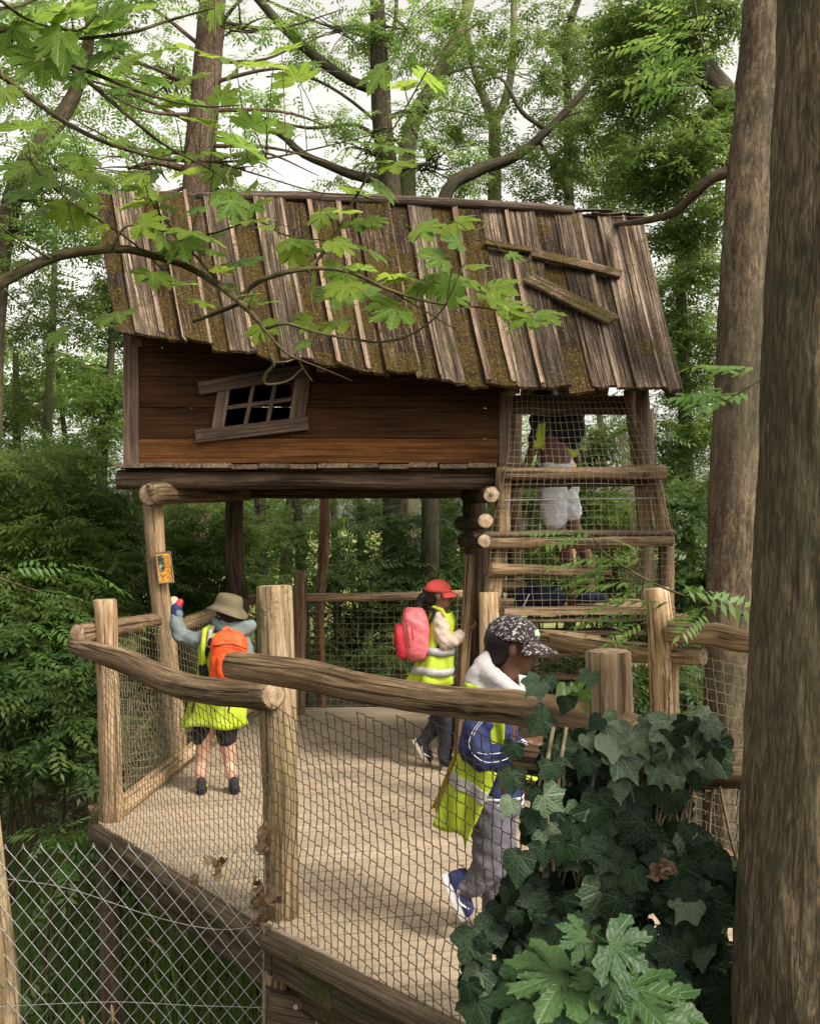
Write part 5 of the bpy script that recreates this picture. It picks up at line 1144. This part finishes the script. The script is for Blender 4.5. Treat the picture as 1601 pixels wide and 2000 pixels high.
def shoe(heel, toe, up, mat, sole, parent, w=.034, h=.06, stripe=None):
    d = (toe-heel); L = d.length; d.normalize(); up = (up-d*up.dot(d)).normalized()
    a = heel+d*.035
    o = fuse('shoe', [[(a+up*.030, w*.95), (a+d*L*.35+up*.03, w*.95), (a+d*(L*.62)+up*.022, w*.95), (toe-d*w+up*.018, w*.8)], [(a+up*.03, w*.9), (a+up*h, w*.88)], [(a+up*h, w*.9), (a+d*L*.35+up*.03, w*.9)]], mat, parent, .006, 3)
    sd = d.cross(up); pts_ = []
    for t in range(20):
        an_ = 2*math.pi*t/20; lx = math.cos(an_); ly = math.sin(an_); p = heel+d*(L*.5+lx*(L*.5+.004))+sd*ly*(w*1.05)*(1+.15*lx); pts_.append(p)
    V = [tuple(p-up*.012) for p in pts_]+[tuple(p+up*.012) for p in pts_]; n = 20
    Fc = [tuple(range(n)), tuple(range(2*n-1, n-1, -1))]+[(i, (i+1) % n, (i+1) % n+n, i+n) for i in range(n)]
    mesh('sole', V, Fc, M[sole], o, False)
    if stripe:
        for q in (-1, 1):
            s0 = a+d*L*.15+up*.03+sd*q*w*1.0; s1 = a+d*L*.38+up*.012+sd*q*w*1.02; s2 = a+d*L*.60+up*.036+sd*q*w*.8
            v, f, _, _ = tubedata([s0, s1, s2], [.006, .006, .004], 6, 5, 0, True); mesh('shoe_stripe', v, f, M[stripe], o)
    return o
def Qf(D0): return lambda x, y, dd=0.0, r=None: (P(x, y, D0+dd), r) if r is not None else P(x, y, D0+dd)

# ---- child with the orange backpack, seen from behind
Q = Qf(6.35)
k1 = thing('person', 'child in olive sun hat and yellow vest reaching up to the leaning post', 'child', (-1.19, 6.35, 0))
hd, pc, R_h = head(Q(446, 1196, -.01), Vector((-.62, .78, .05)), .92)
fuse('body', [[Q(446, 1205, 0, .045), Q(440, 1232, 0, .045), Q(436, 1270, 0, .07), Q(430, 1370, 0, .08)], [Q(415, 1400, 0, .07), Q(400, 1440, 0, .055), Q(393, 1488, .02, .036), Q(391, 1505, .0, .036), Q(391, 1535, 0, .026)],
              [Q(440, 1400, 0, .07), Q(444, 1440, 0, .055), Q(448, 1488, .02, .036), Q(451, 1505, .0, .035), Q(455, 1532, 0, .026)], [Q(430, 1385, 0, .08), Q(415, 1400, 0, .07)], [Q(430, 1385, 0, .08), Q(440, 1400, 0, .07)],
              [Q(412, 1242, 0, .045), Q(366, 1248, .02, .036), Q(350, 1236, .02, .034), Q(345, 1196, .04, .024)], [Q(474, 1244, 0, .04), Q(488, 1300, -.02, .033), Q(484, 1345, .08, .025)]]+hand(Q(345, 1196, .04), Vector((-.15, .2, 1)), Vector((-.6, .7, 0)), 'skl', .8, .5), 'skl', k1, .0065, 4, raw=hd)
face(k1, pc, R_h, .92)
fuse('shorts', [[Q(412, 1398, 0, .088), Q(446, 1398, 0, .088)], [Q(405, 1405, 0, .08), Q(393, 1438, 0, .062)], [Q(443, 1405, 0, .08), Q(443, 1440, 0, .062)]], 'black', k1, .009, 3, .006)
fuse('fleece_jacket', [[Q(414, 1250, 0, .062), Q(416, 1330, 0, .075), Q(414, 1385, 0, .08)], [Q(462, 1250, 0, .062), Q(455, 1330, 0, .075), Q(450, 1385, 0, .08)], [Q(436, 1240, 0, .06), Q(436, 1360, 0, .085)],
                       [Q(412, 1244, 0, .060), Q(385, 1252, .01, .055), Q(356, 1244, .02, .050), Q(345, 1224, .03, .043), Q(345, 1198, .04, .036)], [Q(470, 1248, 0, .058), Q(487, 1290, -.02, .048), Q(486, 1345, .06, .04)]], 'bluegrey', k1, .008, 4, .010, 16)
fuse('cuff', [[Q(345, 1199, .04, .037), Q(345, 1188, .045, .036)]], 'navy', k1, .006, 2)
fuse('mitten', [[Q(349, 1182, .045, .024), Q(352, 1176, .05, .022)]], 'redbag', k1, .005, 3)
fuse('hood', [[Q(424, 1216, -.02, .03), Q(440, 1232, -.07, .036), Q(470, 1236, -.07, .036), Q(490, 1222, -.02, .034)], [Q(438, 1222, -.05, .04), Q(478, 1224, -.05, .04)]], 'bluegrey', k1, .007, 4, .008, 14)
fuse('collar', [[Q(428, 1212, .0, .034), Q(446, 1213, -.04, .042), Q(476, 1216, -.02, .034)]], 'black', k1, .007, 4, .004)
loft('safety_vest', [(Q(436, 1236), .125, .075, .3), (Q(436, 1262), .150, .095, .5), (Q(434, 1330), .150, .10, .8), (Q(428, 1360), .16, .112, .9), (Q(424, 1388), .175, .118, 1), (Q(416, 1416), .195, .122, 1.4)], 'neon', k1, seed=1, nf=6)
fuse('vest_strap', [[Q(410, 1224, -.03, .016), Q(400, 1232, -.062, .018), Q(397, 1262, -.085, .018), Q(398, 1300, -.09, .018)]], 'neon', k1, .006, 2)
fuse('reflective_stripe', [[Q(420, 1222, -.03, .014), Q(411, 1234, -.075, .016), Q(408, 1262, -.095, .016)]], 'refl', k1, .006, 2)
def bagshape(p):
    p = p.copy(); t = (p.z+.18)/.36; p.x *= 1-.14*t; return p
v1 = superell(Q(448, 1285, -.185), (.118, .085, .165), .55, shape=bagshape)
bp = thing('backpack', 'bright orange backpack worn by the child in the olive hat', 'backpack', Q(448, 1330, -.17))
fuse('bag', [], 'orangebag', bp, .009, 4, .010, 11, raw=[v1])
v2 = superell(Q(452, 1302, -.26), (.088, .045, .088), .55); fuse('front_pocket', [], 'orangebag', bp, .008, 3, .006, 15, raw=[v2])
fuse('handle', [[Q(436, 1232, -.19, .010), Q(443, 1225, -.17, .009), Q(452, 1232, -.19, .010)]], 'orangebag', bp, .005, 2)
v_, f_, _, _ = tubedata([Q(416, 1262, -.272), Q(450, 1258, -.285), Q(482, 1268, -.27)], [.0035, .0035, .0035], 8, 5, 0, True); mesh('zip', v_, f_, M['black'], bp)
fuse('strap', [[Q(412, 1250, -.1, .016), Q(398, 1290, -.08, .014), Q(402, 1318, -.12, .02)], [Q(392, 1302, -.09, .016), Q(394, 1318, -.1, .016)]], 'black', bp, .007, 2)
fuse('dangling_strap', [[Q(381, 1355, -.12, .006), Q(376, 1392, -.13, .006)], [Q(452, 1358, -.16, .006), Q(446, 1392, -.14, .006)]], 'black', bp, .004, 1)
# hat
def hat(c, R, s, mat, parent, name='sun_hat'):
    V = []; Fc = []; n = 40; prof = [(.0, .080), (.05, .081), (.080, .074), (.092, .052), (.097, .02), (.100, -.0), (.118, -.016), (.150, -.038), (.149, -.042), (.115, -.022), (.09, -.006)]
    for r, z in prof:
        for i in range(n):
            a = 2*math.pi*i/n; rr_ = r*(1+.03*math.sin(a*3+1)); zz = z+(.012*math.sin(a*2+.6) if r > .11 else 0)
            V.append(tuple(c+R@(Vector((rr_*math.cos(a)*.93, rr_*math.sin(a)*1.06, zz))*s)))
    for k in range(len(prof)-1):
        for i in range(n): j = (i+1) % n; Fc.append((k*n+i, k*n+j, (k+1)*n+j, (k+1)*n+i))
    return mesh(name, V, Fc, M[mat], parent, True)
tilt = Matrix.Rotation(.18, 3, 'Y')
hat(Q(447, 1184, -.01), tilt@R_h, .92, 'olive', k1)
fuse('hair', [[Q(446, 1190, -.02, .078), Q(452, 1206, -.03, .062)]], 'hair', k1, .008, 2, .004)
for (x, y, t_) in ((391, 1546, 1), (456, 1543, 1)):
    h_ = Q(x+2, y+6, -.06); h_.z = .014; to = h_+Vector((-.035, .19, 0)) if t_ else h_; shoe(h_, to, Vector((0, 0, 1)), 'jacket', 'black', k1, .034, .065, 'neon')
for (x, y) in ((391, 1530), (455, 1527)): fuse('sock', [[Q(x, y-4, 0, .031), Q(x, y+8, 0, .032)]], 'palesocks', k1, .006, 2)

# ---- child with the pink backpack, walking right
Q = Qf(7.0)
k2 = thing('person', 'child in red cap with pink backpack holding the slanting pole', 'child', (.2, 7, 0))
hd, pc, R_h = head(Q(858, 1163, 0), Vector((1, -.05, -.04)), .90)
fuse('body', [[Q(855, 1172, 0, .04), Q(858, 1200, 0, .042), Q(862, 1225, 0, .07), Q(866, 1300, 0, .075), Q(868, 1330, 0, .08)], [Q(868, 1335, 0, .07), Q(872, 1400, -.04, .05), Q(872, 1440, -.04, .045), Q(866, 1492, -.04, .03)], [Q(868, 1335, 0, .07), Q(858, 1395, .04, .05), Q(846, 1425, .04, .04), Q(822, 1452, .04, .03)],
              [Q(860, 1208, -.07, .042), Q(868, 1254, -.1, .035), Q(896, 1242, -.1, .03), Q(908, 1232, -.09, .022)], [Q(864, 1208, .07, .042), Q(878, 1252, .09, .035), Q(905, 1240, .07, .028)]]+hand(Q(908, 1231, -.09), Vector((1, .1, .35)), Vector((0, .6, 1)), 'skm', .75, .9), 'skm', k2, .0065, 4, raw=hd)
face(k2, pc, R_h, .9)
fuse('jacket', [[Q(860, 1212, -.03, .06), Q(862, 1240, 0, .075), Q(868, 1300, 0, .085), Q(876, 1320, 0, .085)], [Q(862, 1215, .05, .055), Q(866, 1300, .03, .07)], [Q(858, 1208, -.06, .052), Q(862, 1238, -.1, .056), Q(870, 1256, -.11, .052), Q(886, 1250, -.11, .046), Q(898, 1241, -.1, .040), Q(905, 1236, -.09, .030)], [Q(864, 1210, .08, .05), Q(878, 1252, .1, .045), Q(902, 1240, .07, .035)]], 'cream', k2, .008, 4, .010, 18)
loft('safety_vest', [(Q(862, 1196), .072, .085, .2), (Q(862, 1212), .098, .10, .4), (Q(858, 1245), .104, .105, .7), (Q(852, 1290), .122, .125, 1), (Q(842, 1332), .155, .145, 1.6)], 'neon', k2, seed=2, nf=5)
for y0, y1, cx0, cx1, r0, r1 in ((1262, 1276, 856, 854, .112, .118), (1300, 1314, 850, 847, .131, .141)):
    loft('reflective_stripe', [(Q(cx0, y0), r0+.012, r0*1.02+.016, .5), (Q(cx1, y1), r1+.012, r1+.016, .5)], 'refl', k2, seed=2, nf=5)
fuse('vest_collar', [[Q(846, 1186, -.05, .014), Q(862, 1192, -.07, .016), Q(876, 1214, -.07, .016), Q(881, 1236, -.05, .014)]], 'neon', k2, .006, 2)
fuse('trousers', [[Q(866, 1322, 0, .088), Q(868, 1345, -.02, .08)], [Q(868, 1345, -.03, .078), Q(873, 1400, -.05, .062), Q(872, 1440, -.05, .055), Q(867, 1482, -.05, .046)], [Q(866, 1345, .03, .078), Q(858, 1395, .04, .06), Q(846, 1425, .04, .052), Q(828, 1446, .04, .04)]], 'jacket', k2, .009, 4, .008)
h_ = Q(863, 1494, -.05); h_.z = .014; shoe(h_, h_+Vector((.19, -.0, 0)), Vector((0, 0, 1)), 'jacket', 'cream', k2)
shoe(Q(808, 1444, .04), Q(838, 1492, .03), Vector((.85, -.1, .5)), 'jacket', 'cream', k2, .034, .05, 'white')
def cap(c, R, s, mat, parent, brimL=.085, drop=.02):
    V = []; Fc = []; n = 32; m = 10
    for j in range(m+1):
        b = math.pi/2*j/m
        for i in range(n): a = 2*math.pi*i/n; V.append(tuple(c+R@(Vector((.083*math.cos(a)*math.sin(b), .100*math.sin(a)*math.sin(b)-.004, .088*math.cos(b)-.004*(j == m)))*s)))
    for j in range(m):
        for i in range(n): i2 = (i+1) % n; Fc.append((j*n+i, j*n+i2, (j+1)*n+i2, (j+1)*n+i))
    o = mesh('cap', V, Fc, M[mat], parent, True); m_ = o.modifiers.new('t', 'SOLIDIFY'); m_.thickness = .003
    V = []; Fc = []; nu, nv = 16, 7
    for j in range(nv+1):
        for i in range(nu+1):
            a = math.radians(18+144*i/nu); t = j/nv; rx = .083; ry = .098+(brimL*math.sin(a)**.7)*t
            x = rx*math.cos(a)*(1+.02*t); y = ry*math.sin(a) if t else .098*math.sin(a)
            V.append(tuple(c+R@(Vector((x, y, .004-drop*t-.35*x*x/.083*(.4+.6*t)))*s)))
    for j in range(nv):
        for i in range(nu): a = j*(nu+1)+i; Fc.append((a, a+1, a+nu+2, a+nu+1))
    o2 = mesh('cap_brim', V, Fc, M[mat], o, True); m_ = o2.modifiers.new('t', 'SOLIDIFY'); m_.thickness = .004
    v, f = sphere(c+R@(Vector((0, 0, .088))*s), .006*s); mesh('cap_button', v, f, M[mat], o)
    return o
cap(Q(856, 1155, 0), Matrix.Rotation(.05, 3, 'Y')@R_h, .92, 'redcap', k2, .06)
fuse('hair', [[Q(848, 1160, 0, .062), Q(843, 1172, 0, .05)], [Q(832, 1160, 0, .026), Q(823, 1168, 0, .03), Q(818, 1185, 0, .026), Q(816, 1204, -.02, .012)]], 'hair', k2, .007, 3, .004)
pk = thing('backpack', 'pink backpack with red front pocket and pale printed patch', 'backpack', Q(800, 1290, -.02))
Rb = Matrix.Rotation(-.10, 3, 'Y')
fuse('bag', [], 'pinkbag', pk, .009, 4, .008, 12, raw=[superell(Q(812, 1238, -.02), (.092, .125, .182), .6, R=Rb)])
fuse('front_pocket', [], 'redbag', pk, .008, 3, .005, 12, raw=[superell(Q(786, 1252, -.02), (.055, .105, .125), .6, R=Rb)])
for x_, r_ in ((797, .132), (806, .134)):
    pts_ = [Q(x_, 1238, -.02)+Rb@Vector((0, math.cos(a)*.128, math.sin(a)*.178)) for a in np.linspace(0, 6.283, 28)]; v_, f_, _, _ = tubedata(pts_, [.0035, .0035], 27, 5, 0, False); mesh('piping', v_, f_, M['redbag'], pk)
N = NT('printed_patch'); N.bsdf(N.ramp(N.noise(N.n('TexCoord').outputs['Object'], 32, 3, .6, .6), [(.36, (.18, .02, .03)), (.47, (.5, .42, .4)), (.56, (.45, .12, .1)), (.66, (.5, .35, .08))]), .5, .4); M['patch'] = N.done()
V_ = []; Fc_ = []
for j in range(9):
    for i in range(9):
        a, b = -.062+.124*i/8, -.062+.118*j/8; p_ = Vector((-.056-.0+.10*(a*a+b*b), a, b)); V_.append(tuple(Q(784, 1252, -.02)+Rb@p_))
for j in range(8):
    for i in range(8): q_ = j*9+i; Fc_.append((q_, q_+1, q_+10, q_+9))
o = mesh('printed_patch', V_, Fc_, M['patch'], pk, True); o.modifiers.new('t', 'SOLIDIFY').thickness = .004
V2_ = [tuple(Q(x, y, -.148)) for x, y in ((769, 1224), (783, 1222), (784, 1232), (771, 1236))]+[tuple(Q(x, y, -.138)) for x, y in ((769, 1224), (783, 1222), (784, 1232), (771, 1236))]
fuse('strap', [[Q(836, 1186, -.07, .011), Q(850, 1192, -.09, .012), Q(840, 1215, -.09, .01)], [Q(838, 1285, -.06, .009), Q(856, 1262, -.12, .009), Q(862, 1240, -.12, .009)], [Q(824, 1290, -.02, .02), Q(818, 1296, -.03, .012)]], 'black', pk, .006, 2)

# ---- boy with the speckled cap, running right
Q = Qf(4.1)
k3 = thing('person', 'boy in speckled dark cap and navy jacket with pale hood running along the rail', 'child', (.34, 4.1, 0))
hd, pc, R_h = head(Q(1004, 1262, 0), Vector((1, -.10, -.10)), 1.0)
fuse('body', [[Q(1000, 1290, 0, .048), Q(990, 1335, 0, .05), Q(978, 1365, 0, .08), Q(965, 1450, 0, .085), Q(965, 1560, 0, .085)],
              [Q(962, 1575, -.03, .07), Q(955, 1690, -.03, .05), Q(925, 1722, -.03, .04), Q(892, 1730, -.02, .032)], [Q(968, 1575, .06, .07), Q(975, 1700, .06, .05), Q(955, 1815, .06, .033)],
              [Q(955, 1375, -.09, .045), Q(922, 1465, -.13, .037), Q(985, 1475, -.16, .032), Q(1030, 1452, -.17, .024)], [Q(985, 1375, .09, .045), Q(985, 1450, .14, .037), Q(1040, 1470, .12, .028)]]+hand(Q(1030, 1452, -.17), Vector((1, .1, .15)), Vector((0, .4, -1)), 'skd', .85, .7), 'skd', k3, .0065, 4, raw=hd)
face(k3, pc, R_h, 1.0)
cp = cap(Q(1002, 1248, 0), Matrix.Rotation(.10, 3, 'Y')@R_h, 1.07, 'speck', k3, .075, .022)
RC = Matrix.Rotation(.10, 3, 'Y')@R_h
def oncap(a, b): return Q(1002, 1248, 0)+RC@(Vector((.085*math.cos(a)*math.sin(b), .102*math.sin(a)*math.sin(b)-.004, .090*math.cos(b)))*1.085)
def stroke(pts, r=.0032):
    v, f, _, _ = tubedata([oncap(a, b) for a, b in pts], [r, r], 10, 5, 0, True); mesh('embroidery', v, f, M['mint'], cp)
for k, w_ in enumerate((0, 1, 2, 3)):   # script-like strokes at the front right of the crown
    a0 = 1.0+ .17*k
    for sgn in (-1, 1): stroke([(sgn*(a0)+ (0 if sgn > 0 else 3.1416*0), 1.22), (sgn*(a0+.05), 1.0), (sgn*(a0+.10), 1.2), (sgn*(a0+.15), .98)]) if sgn > 0 else None
sgn_probe = oncap(1.2, 1.1)
for k in range(4):
    a0 = math.pi-1.0-.17*k; stroke([(a0, 1.22), (a0-.05, .98), (a0-.10, 1.22), (a0-.15, .96)])
fuse('hair', [[Q(982, 1250, 0, .080), Q(972, 1275, 0, .058)]], 'hair', k3, .008, 2, .002)
fuse('hood', [[Q(958, 1278, -.02, .022), Q(938, 1298, -.03, .030), Q(924, 1328, -.03, .034), Q(940, 1348, -.05, .036)], [Q(945, 1300, -.03, .035), Q(962, 1322, -.07, .036), Q(1000, 1346, -.075, .030), Q(1022, 1362, -.05, .022)], [Q(935, 1330, -.02, .045), Q(970, 1350, -.06, .04), Q(1005, 1365, -.06, .03)],
              [Q(958, 1278, .02, .022), Q(950, 1300, .06, .035), Q(975, 1330, .085, .035), Q(1022, 1352, .05, .022)]], 'palegrey', k3, .007, 5, .008, 13)
fuse('jacket', [[Q(975, 1370, -.02, .085), Q(960, 1430, 0, .092), Q(962, 1500, 0, .092), Q(966, 1545, 0, .088)], [Q(980, 1370, .05, .075), Q(968, 1540, .04, .08)], [Q(952, 1378, -.08, .062), Q(932, 1425, -.12, .058), Q(924, 1462, -.14, .056), Q(945, 1482, -.15, .052), Q(985, 1480, -.165, .046), Q(1018, 1462, -.17, .036)], [Q(985, 1375, .1, .055), Q(985, 1450, .14, .05), Q(1035, 1470, .12, .04)]], 'navy', k3, .008, 4, .012, 15)
for o_ in (.0, .010):
    v_, f_, _, _ = tubedata([Q(948+o_*600, 1395, -.195), Q(922+o_*500, 1430, -.185), Q(917+o_*500, 1462, -.192), Q(945, 1488-o_*1500, -.212), Q(985, 1484-o_*1500, -.215), Q(1012, 1466-o_*1000, -.205)], [.0022, .0022], 22, 5, 0, True); mesh('white_piping', v_, f_, M['white'], k3)
fuse('waistband', [[Q(955, 1556, 0, .088), Q(978, 1556, 0, .086)]], 'navy', k3, .008, 2)
for y in (1549, 1561): loft('waist_stripe', [(Q(966, y), .112, .095, .2), (Q(966, y+5), .112, .095, .2)], 'white', k3, fold=.003)
fuse('sleeve_cuff', [[Q(1016, 1463, -.17, .034), Q(1024, 1458, -.17, .031)]], 'white', k3, .006, 2)
fuse('trousers', [[Q(956, 1572, -.02, .088), Q(975, 1572, .04, .085)], [Q(957, 1585, -.03, .082), Q(956, 1640, -.04, .072), Q(953, 1694, -.04, .062), Q(928, 1722, -.03, .052), Q(903, 1730, -.02, .042)], [Q(970, 1585, .06, .08), Q(978, 1700, .06, .062), Q(960, 1800, .06, .048)]], 'grey', k3, .009, 4, .013, 13)
shoe(Q(868, 1708, -.02), Q(906, 1796, -.02), Vector((.9, 0, .45)), 'navy', 'white', k3, .038, .06, 'white')
h_ = Q(945, 1832, .06); h_.z = .014; shoe(h_, h_+Vector((.21, -.01, 0)), Vector((0, 0, 1)), 'navy', 'white', k3, .038, .065, 'white')
# flying vest: front yoke at the neck, shoulder panel and the loose tail
def sheet(name, corners, mat, parent, n=14, amp=.02, off=0.0, u0=0, u1=1, v0=0, v1=1, seed=0):
    (A, B, C_, D_) = corners; V = []; Fc = []
    nrm = (B-A).cross(D_-A).normalized(); nrm = nrm if nrm.y < 0 else -nrm
    for j in range(n+1):
        for i in range(n+1):
            u = u0+(u1-u0)*i/n; v = v0+(v1-v0)*j/n; p = A*(1-u)*(1-v)+B*u*(1-v)+C_*u*v+D_*(1-u)*v
            V.append(tuple(p+nrm*(off+amp*math.sin(u*5+v*2+seed)*(.3+v)+amp*.5*math.sin(u*11-v*4+seed))+(D_-A).normalized()*.012*math.sin(u*7+seed)*(v > .9)))
    for j in range(n):
        for i in range(n): q_ = j*(n+1)+i; Fc.append((q_, q_+1, q_+n+2, q_+n+1))
    o = mesh(name, V, Fc, M[mat], parent, True); o.modifiers.new('t', 'SOLIDIFY').thickness = .004; return o
cs = (Q(898, 1462, -.12), Q(968, 1512, -.20), Q(914, 1650, -.17), Q(850, 1608, -.06))
vest = sheet('safety_vest', cs, 'neon', k3, 18, .014)
sheet('reflective_stripe', cs, 'refl', vest, 10, .014, .004, 0, 1, .28, .44)
M['gold'] = cloth('vest_inner_side', (.42, .30, .03), (.3, .2, .02), .7)
sheet('vest_far_side', (Q(893, 1462, -.06), Q(900, 1470, -.0), Q(852, 1590, .02), Q(842, 1570, -.03)), 'gold', vest, 8, .006)
sheet('vest_front', (Q(940, 1385, -.165), Q(985, 1400, -.17), Q(985, 1470, -.10), Q(945, 1470, -.12)), 'neon', k3, 8, .006)
sheet('vest_front', (Q(1008, 1498, -.12), Q(1040, 1496, -.02), Q(1052, 1528, -.02), Q(1000, 1530, -.12)), 'neon', k3, 8, .006)
sheet('vest_yoke', (Q(1012, 1318, -.055), Q(1026, 1320, -.05), Q(1040, 1372, -.07), Q(1018, 1372, -.09)), 'white', k3, 6, .002)
sheet('vest_yoke', (Q(1022, 1330, -.06), Q(1030, 1328, -.055), Q(1048, 1372, -.07), Q(1036, 1374, -.085)), 'neon', k3, 6, .002)
sheet('vest_yoke', (Q(908, 1332, -.09), Q(938, 1342, -.11), Q(940, 1380, -.12), Q(912, 1380, -.09)), 'neon', k3, 6, .004)

# ---- figure climbing in the tower
Q = Qf(7.3)
k4 = thing('person', 'person in white shorts and dark jacket standing on the log tower behind the netting', 'person', P(1110, 1192, 7.3))
hd, pc, R_h = head(Q(1062, 782, 0), Vector((-.75, .35, -.3)), 1.0)
fuse('body', [[Q(1066, 800, 0, .05), Q(1080, 840, 0, .09), Q(1088, 900, 0, .10), Q(1092, 940, 0, .10)], [Q(1080, 945, -.03, .085), Q(1085, 1020, -.04, .065), Q(1105, 1085, -.03, .05), Q(1112, 1120, 0, .048), Q(1116, 1182, .02, .034)], [Q(1098, 945, .07, .085), Q(1118, 1030, .08, .06), Q(1146, 1090, .08, .048), Q(1154, 1172, .08, .034)],
              [Q(1060, 832, -.1, .045), Q(1042, 870, -.12, .036), Q(1030, 905, -.1, .028)], [Q(1100, 832, .1, .045), Q(1120, 880, .1, .036), Q(1128, 900, .0, .028)]]+hand(Q(1030, 905, -.1), Vector((-.3, 0, -1)), Vector((-.7, .5, 0)), 'skm', .9, .5), 'skd', k4, .008, 4, raw=hd)
fuse('shorts', [[Q(1082, 918, 0, .105), Q(1096, 918, 0, .10)], [Q(1084, 930, -.03, .10), Q(1078, 975, -.05, .098), Q(1082, 1012, -.05, .09)], [Q(1100, 930, .05, .10), Q(1108, 980, .06, .085), Q(1114, 1000, .06, .08)]], 'white', k4, .010, 4, .012)
fuse('shirt', [[Q(1074, 830, 0, .105), Q(1080, 890, 0, .108)]], 'brownred', k4, .01, 4, .006)
fuse('jacket', [[Q(1060, 820, 0, .10), Q(1074, 850, 0, .105)], [Q(1058, 825, -.1, .06), Q(1044, 860, -.12, .05)], [Q(1098, 828, .08, .07), Q(1118, 875, .1, .05)]], 'jacket', k4, .01, 4, .008)
fuse('hair', [[Q(1066, 776, 0, .088), Q(1074, 786, 0, .07)]], 'hair', k4, .009, 2, .004)
fuse('rucksack', [], 'black', k4, .010, 4, .01, raw=[superell(Q(1104, 828, -.02), (.13, .11, .15), .6)])
sheet('safety_vest', (Q(1050, 828, -.16), Q(1064, 826, -.17), Q(1062, 880, -.17), Q(1040, 872, -.16)), 'neon', k4, 8, .008)
sheet('safety_vest', (Q(1104, 876, -.1), Q(1124, 880, -.1), Q(1140, 874, -.1), Q(1118, 894, -.1)), 'neon', k4, 6, .004)
for hx, hy, dd_2 in ((1112, 1190, .02), (1140, 1188, .08)):
    h_ = Q(hx-6, hy, dd_2); h_.z = 1.115; shoe(h_, h_+Vector((.20, -.03, 0)), Vector((0, 0, 1)), 'inkblue', 'black', k4, .038, .06)
bg_ = thing('bag', 'dark blue bundle with one pale stripe on the tower step, standing in for a crouching child', 'bag', P(1048, 1192, 7.15))  # bundle added in place of a crouching child in dark blue trousers
Q = Qf(7.15)
fuse('bag', [[Q(1020, 1178, 0, .06), Q(1050, 1165, 0, .085), Q(1085, 1165, 0, .075)], [Q(1010, 1160, .05, .035), Q(1040, 1150, .05, .05)]], 'inkblue', bg_, .009, 4, .014, 10)
v_, f_, _, _ = tubedata([Q(1018, 1190, -.09), Q(1026, 1175, -.11), Q(1033, 1160, -.09)], [.005, .005], 8, 5, 0, True); mesh('strap', v_, f_, M['white'], bg_)  # pale trouser stripe, shaped as a strap

# small debris on the deck
rd_ = np.random.default_rng(9); n = 170; x = rd_.uniform(-1.4, .9, n); y = rd_.uniform(3.6, 9, n); k = (y-5.7) > -1.29*(x+1.74)+.15; x = x[k]; y = y[k]
C = np.stack([x, y, np.full(len(x), .006)], 1)
tag(leavesmesh('leaf_debris', [spraydata(C, .004, 1, .028, .016, rd_, 0, .08)], M['deadleaf']), 'tiny dry leaf bits scattered over the sand-coloured deck', 'leaf debris', kind='stuff')
